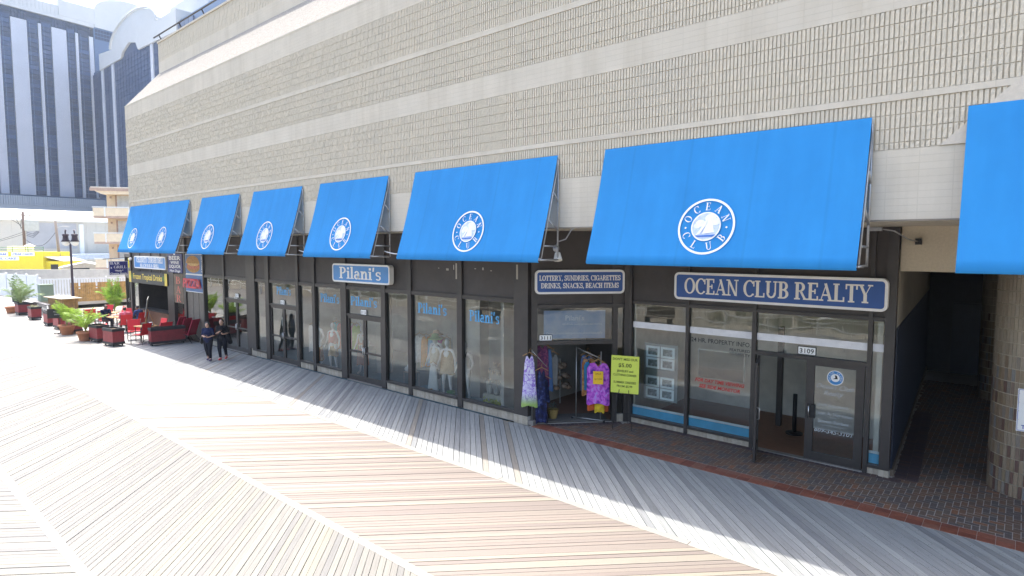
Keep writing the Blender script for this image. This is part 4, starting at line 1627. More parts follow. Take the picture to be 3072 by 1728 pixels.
# ------------------------------------------------------------------ box signs
def boxsign(label, cx, y, cz, w, h, face, lines, border=.05, serif=True, rotz=0.0, letters=None, depth=.16, radius=.12, fat=.02):
    t = thing('shop_sign', label, 'sign', (cx, y, cz), rotz)
    M = basis((0, 0, 0), (1, 0, 0), (0, 0, 1))
    q = MB()
    rprism(q, w, h, radius, -depth, 0, M)
    part('case', q, M_IVORY, t)
    q = MB()
    rprism(q, w - 2 * border, h - 2 * border, max(.02, radius - border), .0, .003, M)
    part('face', q, face, t)
    q = MB()
    rring(q, w, h, radius, border, -.002, .012, M)
    part('border', q, M_WHITE, t)
    for txt, hh, yy, fit in lines:
        q = MB()
        letter(q, M @ Matrix.Translation((0, yy, .006)), txt, hh, serif=serif, fit=fit, bold=0 if serif else .02, fat=fat)
        part('lettering', q, letters or M_IVORY, t)
    return t
boxsign('large dark blue rounded realty sign with ivory serif letters', -4.26, 13.72, 3.70, 4.5, .66, M_SIGNBLUE, [('OCEAN CLUB REALTY', .36, -.17, 3.98)], .055)
sp_ = E0 + TD * 1.26 + ND * .14
boxsign('dark blue rounded sign listing lottery and snacks over the slanted doorway', sp_.x, sp_.y, 3.74, 2.36, .62, M_SIGNBLUE, [('LOTTERY, SUNDRIES, CIGARETTES', .125, .04, 2.14), ('DRINKS, SNACKS, BEACH ITEMS', .125, -.155, 2.05)], .055, True, ED, M_WHITE, fat=.035)
boxsign('mid blue rounded shop sign with seven white letters', -16.76, 11.74, 3.735, 3.2, .63, M_SIGNPALE, [("Pilani's", .38, -.18, 2.35)], .055, letters=M_WHITE)
boxsign('small mid blue rounded deli sign beneath the left awning', -36.2, 11.8, 3.72, 4.7, .68, M_SIGNPALE, [('CELEBRITY CORNER DELI', .26, .0, 3.9), ('BEACH BAR & GRILL', .17, -.25, 2.8)], .06, letters=M_WHITE, fat=.035)
# yellow and black drinks banner
t = thing('drinks_banner', 'black and yellow tropical drinks banner above the deli window', 'banner', (-36.75, 11.84, 2.86))
M = basis((0, 0, 0), (1, 0, 0), (0, 0, 1))
part('board', MB().box(-2.9, 2.9, 0, .05, -.32, .32), mat('banner_dark', (.06, .06, .055), .6), t)
part('side_stripe', MB().box(-2.9, -2.55, -.006, -.001, -.32, .32), mat('banner_yellow', (.72, .55, .09), .6), t)
part('side_stripe', MB().box(2.55, 2.9, -.006, -.001, -.32, .32), MATS['banner_yellow'], t)
q = MB()
letter(q, M @ Matrix.Translation((0, -.1, .004)), 'Frozen Tropical Drinks', .32, bold=.025, fit=4.4)
part('lettering', q, MATS['banner_yellow'], t)
q = MB()
for sx in (-2.4, 2.4):
    for k in range(7):
        a = math.radians(20 + k * 23)
        q.add([(sx, -.1, -.005), (sx + .2 * math.cos(a) - .03, -.1 + .3 * math.sin(a), -.005), (sx + .2 * math.cos(a) + .03, -.1 + .3 * math.sin(a), -.005)], [(0, 1, 2)], Matrix(((1, 0, 0, 0), (0, 0, 1, 0), (0, 1, 0, 0), (0, 0, 0, 1))))
part('palm_picture', q, mat('banner_green', (.10, .25, .06), .6), t)
# beer wine liquor panel
t = thing('drinks_sign', 'tall navy panel listing beer wine liquor and hot dogs', 'sign', (-32.8, 11.86, 3.76))
M_NAVYS = mat('navy_sign', (.018, .022, .15), .45, .5)
part('board', MB().box(-.92, .92, 0, .05, -.48, .48), M_NAVYS, t)
q = MB()
for txt, hh, yy, ft, sh in (('BEER', .2, .17, 1.5, 0), ('WINE', .16, -.04, 1.1, 0), ('LIQUOR', .16, -.24, 1.5, 0), ('Hot Dogs', .12, -.44, 1.4, .3)):
    letter(q, M @ Matrix.Translation((0, yy, .004)), txt, hh, bold=.02, fit=ft, shear=sh)
    part('lettering', q, M_WHITE, t)
    q = MB()
letter(q, M @ Matrix.Translation((0, .4, .004)), 'take out', .05)
q.sphere((0, -.01, .47), (.12, .012, .06), 8, 5)
part('lettering', q, M_WHITE, t)
# burger picture panel
t = thing('burger_picture_sign', 'blue panel with a big picture of a filled sandwich bun', 'sign', (-30.55, 11.9, 3.74))
part('board', MB().box(-1.0, 1.0, 0, .05, -.45, .48), mat('picture_blue', (.05, .14, .33), .45, .5), t)
part('frame', MB().box(-1.03, 1.03, .005, .045, -.48, .51), M_WHITE, t)
def blobpoly(cx, cy, rx, ry, n=22, jit=0.0, half=None):
    pts = []
    for k in range(n):
        a = 2 * math.pi * k / n
        if half == 'top' and math.sin(a) < -.15:
            continue
        j = 1 + rnd.uniform(-jit, jit)
        pts.append((cx + rx * math.cos(a) * j, cy + ry * math.sin(a) * j))
    return pts
for nm, pts, col, lift in (('bun', blobpoly(-.1, -.12, .78, .28, jit=.03), (.42, .22, .06), .004), ('filling', blobpoly(-.08, -.04, .76, .2, jit=.08), (.50, .17, .09), .007), ('cheese', blobpoly(-.05, .03, .7, .11, jit=.1), (.62, .42, .16), .010), ('bun', blobpoly(-.12, .05, .8, .38, half='top'), (.52, .29, .08), .013)):
    q = MB().add([(a, -lift, b) for a, b in pts], [tuple(range(len(pts)))])
    part(nm, q, mat(nm + '_print', col, .6, var=.3, vscale=9), t)
q = MB()
letter(q, M @ Matrix.Translation((.92, -.36, .006)) @ Matrix.Rotation(math.pi / 2, 4, 'Z') @ Matrix.Translation((.38, -.03, 0)), 'JUMBO SUBS', .09, bold=.02, fit=.78)
part('lettering', q, M_WHITE, t)
# vertical BAR and PIZZA signs
t = thing('bar_sign', 'tall brown panel with red vertical bar lettering', 'sign', (-32.55, 11.9, 2.45))
part('board', MB().box(-.58, .58, 0, .05, -.72, .76), mat('bar_board', (.17, .13, .09), .7, var=.3, vscale=4), t)
M_REDL = mat('red_letter', (.55, .06, .05), .5)
q = MB()
for ch, yy in zip('BAR', (.26, -.2, -.66)):
    q = MB()
    letter(q, M @ Matrix.Translation((0, yy, .006)), ch, .36, serif=True, fit=.62)
    part('lettering', q, mat('coral_letter', (.62, .16, .11), .5), t)
t = thing('pizza_sign', 'blue panel with thick red slanting pizza letters', 'sign', (-30.6, 11.9, 2.82))
part('board', MB().box(-1.0, 1.0, 0, .05, -.4, .4), MATS['picture_blue'], t)
part('frame', MB().box(-1.03, 1.03, .005, .045, -.43, .43), M_WHITE, t)
q = MB()
Mz = M @ Matrix.Translation((-.12, -.22, 0))
vs, fs = sans_polys('PIZZA', .025, .12, .8)
s_ = .46 / .73
lo = min(v[0] for v in vs)
hi = max(v[0] for v in vs)
wf = 2.0 / ((hi - lo) * s_)
for lift in (.02, .1):
    q.add([((a - lo) * s_ * wf - 1.0, b * s_, lift) for a, b in vs], fs, Mz)
part('lettering', q, mat('pizza_red', (.66, .03, .06), .4), t)
# hanging bar and grill sign
t = thing('hanging_sign', 'square navy bar and grill sign hanging from an arm at the corner', 'sign', (-39.4, 11.25, 3.37))
Mh = basis((.03, 0, 0), (0, 1, 0), (0, 0, 1))
part('board', MB().box(-.03, .03, -.47, .47, -.39, .39), M_NAVYS, t)
q = MB()
rring(q, .94, .78, .01, .015, 0, .003, Mh)
part('border', q, M_WHITE, t)
q = MB()
letter(q, Mh @ Matrix.Translation((-.17, .2, .003)), 'BAR', .15, serif=True, fit=.48)
part('lettering', q, M_WHITE, t)
q = MB()
letter(q, Mh @ Matrix.Translation((.08, -.02, .003)), 'GRILL', .15, serif=True, fit=.64)
part('lettering', q, M_WHITE, t)
q = MB()
letter(q, Mh @ Matrix.Translation((-.36, -.02, .003)), '&', .09, bold=.02)
part('lettering', q, M_WHITE, t)
q = MB()
letter(q, Mh @ Matrix.Translation((.02, -.2, .003)), '"Philly"', .09, bold=.02, shear=.2, fit=.42)
part('lettering', q, M_WHITE, t)
q = MB()
letter(q, Mh @ Matrix.Translation((0, -.35, .003)), 'Cheese Steaks', .09, bold=.02, fit=.84)
part('lettering', q, M_WHITE, t)
q = MB()
part('arm', MB().tube([(0, -.75, .52), (0, .75, .60)], .02, 6), M_BLACK, t, smooth=True)
q = MB()
for yy in (-.35, .35):
    q.tube([(0, yy, .39), (0, yy, .56)], .008, 5)
part('hanger', q, M_BLACK, t)
q = MB().sphere((0, .62, .5), .1, 10, 8)
part('spotlight', q, M_WHITE, t, smooth=True)
# blue shop name on the clothing shop glass
for n, (x, z, w, lb) in enumerate(((-22.2, 2.72, 1.1, 'above the middle door'), (-18.95, 2.62, 1.2, 'on the pane left of the second door'), (-16.9, 2.62, 1.5, 'above the second glass door'), (-13.45, 2.62, 1.3, 'on the second widest pane'), (-11.3, 2.55, 1.15, 'on the pane nearest the slanted doorway'))):
    q = MB()
    letter(q, basis((x, PX - .006, z), (1, 0, 0), (0, 0, 1)), "Pilani's", .3, serif=True, fit=w, fat=.015)
    single('window_lettering', q, mat('window_blue', (.10, .40, .72), .5), 'light blue shop name ' + lb, 'lettering', group='shop name lettering on the glass')
# door notices
for x, z, w, h, lb in ((-22.45, 1.45, .2, .35, 'white notice taped inside the middle door'), (-26.6, 1.95, .32, .45, 'white and orange notice taped inside the left door')):
    single('paper_notice', MB().box(x, x + w, PX + .01, PX + .016, z, z + h), mat('paper', (.7, .68, .64), .8), lb, 'notice')
# yellow sale sign on an easel
t = thing('sale_sign', 'yellow-green sale sign standing on a black wire easel', 'sign', (-7.62, 13.28, 0), math.radians(17))
part('board', MB().box(-.36, .36, -.02, .0, .9, 1.86, Matrix.Rotation(math.radians(-3), 4, 'X')), mat('sale_yellow', (.66, .74, .10), .6, var=.03), t)
q = MB()
Me = Matrix.Rotation(math.radians(-3), 4, 'X') @ basis((0, -.024, 0), (1, 0, 0), (0, 0, 1))
for txt, hh, z, ft in (("DON'T MISS OUR", .055, 1.74, .64), ('$5.00', .085, 1.57, .34), ('JEWELRY and', .05, 1.44, .42), ('CLOTHING CORNER', .05, 1.34, .6), ('SUMMER DRESSES', .05, 1.15, .58), ('FROM $5.99', .05, 1.05, .4)):
    q = MB()
    letter(q, Me @ Matrix.Translation((0, z, 0)), txt, hh * 1.15, bold=.022, fit=ft)
    part('lettering', q, mat('olive_text', (.10, .13, .02), .7), t)
for sx in (-1, 1):
    part('easel_leg', MB().tube([(sx * .12, -.03, 1.0), (sx * .25, -.2, .0)], .009, 5), M_BLACK, t)
part('easel_leg', MB().tube([(0, .08, 1.5), (0, .42, 0)], .009, 5), M_BLACK, t)
part('easel_bar', MB().tube([(-.2, -.12, .42), (.2, -.12, .42)], .007, 5), M_BLACK, t)
part('easel_bar', MB().tube([(-.3, .04, .89), (.3, .04, .89)], .007, 5), M_BLACK, t)
# ------------------------------------------------------------------ garments, racks, mannequins in the shops
def garment(w0, w1, h, d=.05, folds=5, amp=.02, n=24, rows=8, neck=.12):
    """hanging garment: closed pleated tube, widening from shoulders to hem; top at z=0"""
    q = MB()
    for j in range(rows + 1):
        u = j / rows
        w = (w0 + (w1 - w0) * u ** 1.2) / 2
        dd = d * (.6 + .6 * u)
        for k in range(n):
            t = 2 * math.pi * k / n
            fold = 1 + (amp / dd) * u * math.sin(folds * t * 2 + j * .3)
            x = w * math.cos(t)
            if j == 0:
                x *= .75
            zz = -h * u
            if u < .15:
                zz -= neck * (1 - u / .15) * max(0, 1 - abs(math.cos(t)) * 2.2) + .03 * abs(math.cos(t))
            if j == rows:
                zz += .03 * math.sin(3 * t)
            q.v.append((x, dd * math.sin(t) * fold, zz))
    for j in range(rows):
        for k in range(n):
            k2 = (k + 1) % n
            q.f.append((j * n + k, (j + 1) * n + k, (j + 1) * n + k2, j * n + k2))
    return q

def hanger_mb(w=.36):
    q = MB().tube([(-w / 2, 0, -.02), (0, 0, .08), (w / 2, 0, -.02)], .012, 5)
    q.tube([(0, 0, .08), (0, 0, .15), (.03, 0, .18), (.05, 0, .14)], .005, 5)
    return q
M_TIEDYE = print_mat('tie_dye', [(.30, (.66, .66, .72)), (.42, (.58, .52, .70)), (.5, (.22, .10, .50)), (.57, (.66, .64, .74)), (.68, (.28, .16, .55))], 5.5, kind='noise', distort=1.2, hem=((.30, .42, .12), -1.0, -1.28))
M_PURPLE = print_mat('purple_print', [(.30, (.10, .03, .30)), (.46, (.42, .08, .50)), (.55, (.55, .14, .60)), (.68, (.36, .30, .66)), (.8, (.12, .04, .4))], 9.0, kind='noise', distort=.8)
M_PAISLEY = print_mat('dark_paisley', [(.3, (.04, .02, .06)), (.5, (.16, .04, .12)), (.62, (.32, .09, .14)), (.75, (.08, .03, .1))], 12.0, distort=1.0)
M_NAVYD = print_mat('navy_print', [(.35, (.010, .010, .025)), (.55, (.012, .018, .08)), (.68, (.07, .09, .2)), (.8, (.015, .02, .07))], 10.0)
M_ORANGE = mat('orange_cloth', (.55, .11, .02), .8, vscale=10, var=.25)
M_YELLOW = mat('yellow_cloth', (.60, .42, .02), .8, vscale=10, var=.25)
M_TEAL = mat('teal_cloth', (.02, .16, .32), .8, vscale=10, var=.25)
M_BLUEC = mat('faded_blue_cloth', (.07, .15, .33), .85, vscale=10)
M_CREAM = mat('cream_cloth', (.55, .50, .40), .85, vscale=12)
M_RUST = print_mat('rust_print', [(.3, (.25, .07, .03)), (.5, (.42, .18, .06)), (.65, (.5, .32, .14)), (.8, (.2, .06, .03))], 8.0)
M_WHITEC = mat('white_cloth', (.66, .67, .66), .85, vscale=12, var=.08)
M_HANGW = mat('hanger_wood', (.38, .22, .09), .5)

def hung(label, x, y, z, rot, q, m, cat='dress', group=None):
    t = thing('hanging_garment', label, cat, (x, y, z), rot, group)
    part('cloth', q, m, t, smooth=True)
    part('hanger', hanger_mb(), M_HANGW, t, smooth=True)
    return t
# left of the slanted doorway
def DW(s, d):
    return tuple(E0 + TD * s - ND * d)[:2]
post = thing('display_stand', 'thin metal garment stand on a block left of the doorway', 'stand', (-9.60, 11.98, 0))
part('pole', MB().tube([(0, 0, .1), (0, 0, 1.98)], .014, 8), M_GALV, post, smooth=True)
part('arm', MB().tube([(0, 0, 1.95), (.25, .32, 1.5)], .012, 6), M_GALV, post, smooth=True)
part('base_block', MB().box(-.12, .12, -.1, .1, 0, .12), mat('base_block', (.20, .18, .16), .9), post)
hung('white purple and green tie-dye sundress left of the doorway', -9.62, 11.90, 1.84, math.radians(30), garment(.24, .44, 1.34, .05, 5, .025), M_TIEDYE)
hung('dark blue patterned long dress behind the tie-dye sundress', -9.38, 12.1, 1.45, math.radians(38), garment(.2, .34, 1.38, .05, 4, .02), M_NAVYD)
hung('dark maroon paisley scarf dress hanging in the doorway corner', *DW(.34, .28), 2.04, ED, garment(.32, .4, 1.1, .05, 5, .02), M_PAISLEY)
hung('faded blue long dress hanging behind the doorway jamb', *DW(.5, .42), 1.92, ED, garment(.24, .34, 1.15, .05, 5, .02), M_BLUEC)
hung('black flowered skirt hanging low beside the tie-dye sundress', *DW(.36, .02), 1.2, ED, garment(.2, .3, .62, .05, 4, .02), M_NAVYD, 'skirt')
hung('grey net shawl hanging inside the doorway', *DW(.72, .75), 1.7, ED, garment(.3, .26, .85, .05, 6, .02), mat('net_grey', (.25, .25, .24), .9), 'shawl')
# rack right of the doorway
rk = thing('garment_rack', 'chrome garment rack standing right of the slanted doorway', 'rack', (-8.55, 13.2, 0), ED)
part('rail', MB().tube([(-.35, .25, 1.95), (.2, -.1, 1.72)], .014, 6), M_GALV, rk, smooth=True)
part('upright', MB().tube([(.22, -.1, .06), (.22, -.1, 1.9)], .016, 8), M_GALV, rk, smooth=True)
part('upright', MB().tube([(-.36, .26, .06), (-.36, .26, 1.98)], .016, 8), M_GALV, rk, smooth=True)
part('foot', MB().tube([(-.45, .3, .06), (.3, -.15, .06)], .016, 6), M_GALV, rk, smooth=True)
q = MB()
for p in ((-.45, .3, .035), (.3, -.15, .035)):
    q.sphere(p, .035, 8, 6)
part('castor', q, M_BLACK, rk)
hung('purple printed kaftan with sale tag on the doorway rack', -8.30, 13.12, 1.64, math.radians(30), garment(.58, .60, 1.10, .06, 4, .02), M_PURPLE, 'kaftan')
hung('orange dress below the purple kaftan on the rack', -8.42, 13.3, 1.62, math.radians(33), garment(.5, .56, 1.3, .05, 5, .02), M_ORANGE)
hung('yellow dress peeking out under the purple kaftan', -8.28, 13.16, 1.5, math.radians(30), garment(.22, .26, 1.18, .035, 5, .015), M_YELLOW)
hung('bright teal top between the kaftan and the brown tops', -8.60, 13.22, 1.62, math.radians(36), garment(.36, .34, .75, .05, 4, .015), M_TEAL, 'top')
hung('brown and orange printed tunic on the rack', -8.72, 13.3, 1.68, math.radians(40), garment(.36, .36, 1.0, .05, 4, .015), M_RUST, 'tunic')
hung('dark grey blue tunic at the inner end of the rack', -8.85, 13.42, 1.74, math.radians(42), garment(.34, .34, .95, .05, 4, .015), M_BLUEC, 'tunic')
tg = thing('price_tag', 'orange yellow price card pinned on the purple kaftan', 'card', (-8.22, 12.99, 1.27), math.radians(30))
part('card', MB().box(-.13, .13, 0, .008, -.17, .17), mat('card_orange', (.80, .50, .02), .6), tg)
q = MB()
letter(q, basis((0, -.004, .08), (1, 0, 0), (0, 0, 1)), 'SALE', .05, bold=.01)
letter(q, basis((0, -.004, -.06), (1, 0, 0), (0, 0, 1)), '$13.99', .05, bold=.01)
part('lettering', q, mat('card_text', (.35, .16, .02), .7), tg)
bk = thing('wicker_basket', 'yellow wicker basket with flowers on the doorway floor', 'basket', (*DW(.66, .4), .02))
bk.scale = (.75,) * 3
q = MB()
for k in range(10):
    z = .0 + k * .035
    r = .12 + .008 * k
    pts = [(r * math.cos(2 * math.pi * i / 14), r * math.sin(2 * math.pi * i / 14), z + .012 * (-1) ** i) for i in range(15)]
    q.tube(pts, .018, 5, False)
part('weave', q, mat('wicker', (.32, .22, .07), .7), bk, smooth=True)
q = MB()
for k in range(60):
    a, r = rnd.uniform(0, 6.28), rnd.uniform(0, .18)
    p = Vector((r * math.cos(a), r * math.sin(a), .36 + rnd.uniform(0, .2)))
    q.add([tuple(p + Vector([rnd.uniform(-.04, .04) for _ in range(3)])) for _ in range(3)], [(0, 1, 2)])
part('flowers', q, mat('flower_mix', (.07, .11, .10), .8, var=.5, vscale=30), bk)
st_ = thing('shell_stand', 'stand of beige shell ornaments inside the doorway', 'stand', (*DW(1.15, 1.9), 0), ED)
q = MB().tube([(0, 0, 0), (0, 0, 1.35)], .02, 6)
part('pole', q, M_GALV, st_)
q = MB()
for zz, r in ((.55, .26), (.85, .22), (1.15, .12)):
    for k in range(7):
        a = 2 * math.pi * k / 7 + zz
        q.sphere((r * math.cos(a), r * math.sin(a), zz + .05 * math.sin(k * 3)), (.1, .1, .07), 7, 5)
part('shells', q, mat('shell', (.36, .26, .19), .6, var=.3, vscale=8), st_, smooth=True)

# mannequins
M_MANQ = mat('mannequin_white', (.80, .80, .80), .35, .5, var=.03)
def mannequin_body(pose=0):
    s = 1 if pose % 2 else -1
    segs = [((0, 0, .98), .135, (0, 0, 1.08), .115), ((0, 0, 1.12), .105, (0, -.01, 1.32), .125), ((-.13, 0, 1.42), .05, (.13, 0, 1.42), .05), ((0, 0, 1.44), .05, (0, .0, 1.54), .045),
            ('e', (0, -.02, 1.66), (.07, .09, .115)),
            ((.09, 0, .92), .095, (.10, -.02, .5), .06), ((.10, -.02, .5), .055, (.11, .04, .1), .035), ((.11, .04, .1), .035, (.12, -.1, .04), .03),
            ((-.09, 0, .92), .095, (-.1, -.06 * s, .5), .06), ((-.1, -.06 * s, .5), .055, (-.13, .02, .1), .035), ((-.13, .02, .1), .035, (-.15, -.12, .04), .03),
            ((.17, 0, 1.4), .05, (.24, .04, 1.14), .038), ((.24, .04, 1.14), .036, (.25 + .05 * s, -.1, .93), .026), ((.25 + .05 * s, -.1, .93), .024, (.25 + .05 * s, -.14, .84), .018),
            ((-.17, 0, 1.4), .05, (-.25, .03, 1.14), .038), ((-.25, .03, 1.14), .036, (-.3, -.08, .93), .026), ((-.3, -.08, .93), .024, (-.31, -.12, .84), .018)]
    return skin(segs, .02, 3)
_mq = [mannequin_body(0).mesh('body', M_MANQ, True), mannequin_body(1).mesh('body', M_MANQ, True)]
def mannequin(label, x, y, rot, pose, clothes, scale=1.0):
    t = thing('mannequin', label, 'mannequin', (x, y - .22, .03), rot, 'mannequins in the shop window')
    t.scale = (scale,) * 3
    obj('body', _mq[pose], t)
    for nm, q, z, m in clothes:
        q.v = [(a, b, c + z) for a, b, c in q.v]
        part(nm, q, m, t, smooth=True)
    return t
R_ = math.radians
mannequin('white mannequin with orange skirt behind the narrow pane', -20.6, 12.7, R_(15), 0, [('skirt', garment(.3, .5, .8, .14, 6, .03), 1.02, M_RUST)])
mannequin('mannequin in coral top and tan skirt by the second door', -19.5, 12.65, R_(25), 1, [('top', garment(.36, .34, .45, .14, 3, .01), 1.46, mat('coral_cloth', (.55, .14, .10), .8)), ('skirt', garment(.3, .42, .5, .14, 5, .02), 1.02, mat('tan_cloth', (.42, .26, .10), .8))])
mannequin('mannequin in long coral dress behind the second glass door', -18.0, 12.9, R_(20), 0, [('dress', garment(.34, .48, 1.1, .14, 6, .03), 1.44, mat('coral_dress', (.45, .15, .10), .8))])
mannequin('mannequin in straw hat and purple dress in the wide pane', -14.5, 13.3, R_(20), 1, [('dress', garment(.34, .5, 1.0, .14, 6, .03), 1.44, mat('mauve_cloth', (.20, .13, .20), .8)), ('hat', MB().lathe([(.24, 1.74), (.2, 1.76), (.11, 1.77), (.1, 1.86), (.05, 1.89)], 18), 0, mat('straw', (.58, .40, .24), .8))])
mannequin('mannequin in green hat and lace top in the wide pane', -14.0, 12.8, R_(10), 0, [('top', garment(.36, .36, .5, .14, 4, .02), 1.46, M_CREAM), ('skirt', garment(.3, .4, .5, .15, 5, .02), .98, mat('grey_cloth', (.22, .23, .24), .85)), ('hat', MB().lathe([(.25, 1.70), (.2, 1.74), (.12, 1.77), (.11, 1.85), (.05, 1.88)], 18), 0, mat('green_hat', (.22, .36, .14), .8))])
mannequin('mannequin in tan ruffled dress in the wide pane', -13.4, 12.75, R_(25), 1, [('dress', garment(.36, .5, .75, .15, 6, .03), 1.44, mat('ruffle_tan', (.34, .24, .14), .85, vscale=18, var=.3))])
mannequin('bare mannequin with beaded necklace in the last wide pane', -12.55, 12.7, R_(15), 0, [('necklace', MB().tube([(-.1, -.1, 1.5), (-.07, -.15, 1.32), (0, -.17, 1.2), (.07, -.15, 1.32), (.1, -.1, 1.5)], .014, 6), 0, M_BLACK)])
hung('white sleeveless dress hanging low in the wide pane', -13.85, 12.35, .98, R_(15), garment(.22, .42, .82, .06, 5, .02), M_WHITEC)
hung('white fringed shawl hanging in the narrow pane', -20.85, 12.4, 1.6, R_(10), garment(.5, .46, 1.05, .05, 8, .02), M_WHITEC, 'shawl')
single('display_column', MB().box(-12.95, -12.45, 13.0, 13.4, 0, 3.35), M_RWALL, 'pale square column behind the wide clothing shop pane', 'column')
single('display_column', MB().box(-17.9, -17.45, 13.2, 13.6, 0, 3.35), M_RWALL, 'pale square column behind the second glass door', 'column')
# jewellery display in the last pane
jd = thing('jewelry_display', 'stepped cream jewelry display with necklaces in the last pane', 'display', (-11.35, 12.55, 0))
part('tier', MB().box(-.55, .55, 0, .5, .0, .35), M_CREAM, jd)
part('tier', MB().box(-.7, .55, .3, .7, .35, .62), mat('shelf_glass', (.36, .36, .33), .4), jd)
part('tier', MB().box(-.8, .5, .55, .8, .62, .95), MATS['shelf_glass'], jd)
for k in range(4):
    q = MB().lathe([(.09, .35), (.1, .42), (.06, .52), (.035, .58), (.04, .62)], 12, Matrix.Translation((-.36 + k * .24, .12, .0)))
    part('bust', q, mat('bust_grey', (.32, .32, .30), .6), jd, smooth=True)
q = MB()
for k in range(26):
    x = -.75 + (k % 9) * .15 + rnd.uniform(-.04, .04)
    r = k // 9
    q.tube([(x - .05, .32 + r * .22, .72 + r * .2), (x, .28 + r * .22, .62 + r * .2), (x + .05, .32 + r * .22, .72 + r * .2)], .022, 5)
part('necklace', q, mat('bead_mix', (.5, .42, .34), .4, var=.5, vscale=10), jd)
q = MB()
for k in range(90):
    p = Vector((rnd.uniform(-.5, .45), rnd.uniform(-.16, .0), .1 + rnd.uniform(0, .14)))
    q.add([tuple(p + Vector([rnd.uniform(-.06, .06) for _ in range(3)])) for _ in range(4)], [(0, 1, 2), (0, 2, 3)])
part('yellow_drape', q, mat('lime_cloth', (.52, .55, .03), .7, var=.2, vscale=12), jd)
single('price_board', MB().box(-10.95, -10.75, 12.3, 12.33, .1, 1.45), M_CREAM, 'narrow cream board leaning in the last pane', 'board')
t = thing('float_ring', 'blue inflatable swim ring lying in the wide pane', 'ring', (-14.15, 12.45, .12))
q = MB()
q.tube([(.26 * math.cos(2 * math.pi * i / 20), .26 * math.sin(2 * math.pi * i / 20), 0) for i in range(21)], .085, 8, False)
part('ring', q, mat('ring_blue', (.05, .30, .48), .4), t, smooth=True)
single('beach_ball', MB().sphere((-13.9, 12.35, .14), .12, 12, 8), mat('ball_orange', (.65, .25, .05), .5), 'orange beach ball beside the swim ring', 'ball', smooth=True)
single('toy_bucket', MB().lathe([(.1, .02), (.14, .26)], 14, Matrix.Translation((-13.05, 12.35, 0))), mat('bucket_green', (.06, .3, .08), .5), 'green toy bucket under the white dress', 'bucket', smooth=True)
t = thing('floor_display', 'small wire table with white packets in the plain pane', 'table', (-15.2, 12.6, 0))
q = MB()
for a in (-.2, .2):
    for b in (-.15, .15):
        q.tube([(a, b, 0), (a, b, .5)], .01, 5)
q.box(-.22, .22, -.17, .17, .5, .52)
part('stand', q, M_GALV, t)
q = MB().box(-.1, .1, -.1, .1, .52, .75)
q.sphere((-.12, -.06, .6), (.12, .1, .08), 10, 6)
part('packet', q, M_WHITEC, t)
# stanchion, partition inside realty office
t = thing('stanchion', 'black queue post inside the open realty door', 'post', (-4.15, 15.6, .012))
part('post', MB().tube([(0, 0, 0), (0, 0, 1.0)], .05, 10), M_BLACK, t, smooth=True)
part('base', MB().lathe([(.2, 0), (.2, .03), (.05, .05)], 16), M_BLACK, t)
single('partition', MB().box(-3.95, -2.25, 16.4, 16.5, .012, 3.0), MATS['realty_wall'], 'plain grey partition wall seen through the open realty door', 'partition')
single('door_post', MB().box(-4.72, -4.6, 16.0, 16.15, .012, 2.6), M_BRONZE, 'dark inner post seen through the open realty door', 'post')
# deli interior
bs = thing('bottle_shelf', 'dark back bar with rows of bottles in the deli', 'shelf', (-36.6, 14.9, 0))
part('cabinet', MB().box(-1.6, 1.6, 0, .4, 0, 1.0), mat('bar_wood', (.20, .10, .05), .5), bs)
for z in (1.35, 1.75):
    part('shelf', MB().box(-1.6, 1.6, .1, .4, z, z + .04), MATS['bar_wood'], bs)
bt = MB().lathe([(.04, 0), (.04, .16), (.014, .21), (.014, .27)], 8).mesh('bottle', mat('bottle_glass', (.32, .36, .38), .15, .6, rand=.6), True)
for k in range(14):
    for z in (1.39, 1.79):
        b = obj('bottle', bt, None, (-38.1 + k * .22, 15.1, z))
        tag(b, 'small bottle in a row on the deli back bar shelf', 'bottle', 'bottles on the back bar')
single('menu_board', MB().box(-35.4, -34.2, 15.3, 15.36, 1.0, 2.4), mat('menu_lit', (.6, .50, .30), .7, emit=((1, .75, .35), .45)), 'pale menu board on the deli back wall', 'board')

q = MB()
for k in range(4):
    q.tube([(-37.9 + k * .45, 14.6, 2.25), (-37.7 + k * .45, 14.6, 2.38), (-37.5 + k * .45, 14.6, 2.25)], .035, 6)
single('neon_sign', q, mat('neon_blue', (.05, .1, .6), .4, emit=((.08, .15, 1.0), 1.2)), 'small blue neon sign glowing inside the deli opening', 'neon sign', smooth=True)

# two rails of bright clothes standing behind the panes
for rx, ry, where, cols in ((-20.2, 13.5, 'behind the narrow panes', (('turquoise', (.05, .38, .42)), ('coral', (.62, .17, .12)), ('lemon', (.66, .58, .12)), ('rose', (.60, .20, .32)), ('lime', (.34, .48, .08)))),
                        (-15.0, 13.4, 'behind the plain pane', (('white', (.72, .72, .70)), ('orange', (.66, .26, .05)), ('sky blue', (.14, .38, .62)), ('magenta', (.52, .08, .30)), ('sand', (.52, .42, .28))))):
    t = thing('clothes_rail', 'chrome clothes rail ' + where, 'rack', (rx, ry, .012))
    part('rail', MB().tube([(-.9, 0, 1.75), (.9, 0, 1.75)], .015, 6), M_GALV, t)
    for sx in (-.9, .9):
        part('upright', MB().tube([(sx, 0, 0), (sx, 0, 1.75)], .015, 6), M_GALV, t)
    for k, (cn, cc) in enumerate(cols):
        hung('%s summer dress on the rail %s' % (cn, where), rx - .68 + k * .34, ry - .02, 1.6, R_(35), garment(.34, .42, .95 + .1 * (k % 2), .06, 5, .02), mat('dress_' + cn.replace(' ', '_'), cc, .85, vscale=9, var=.2))
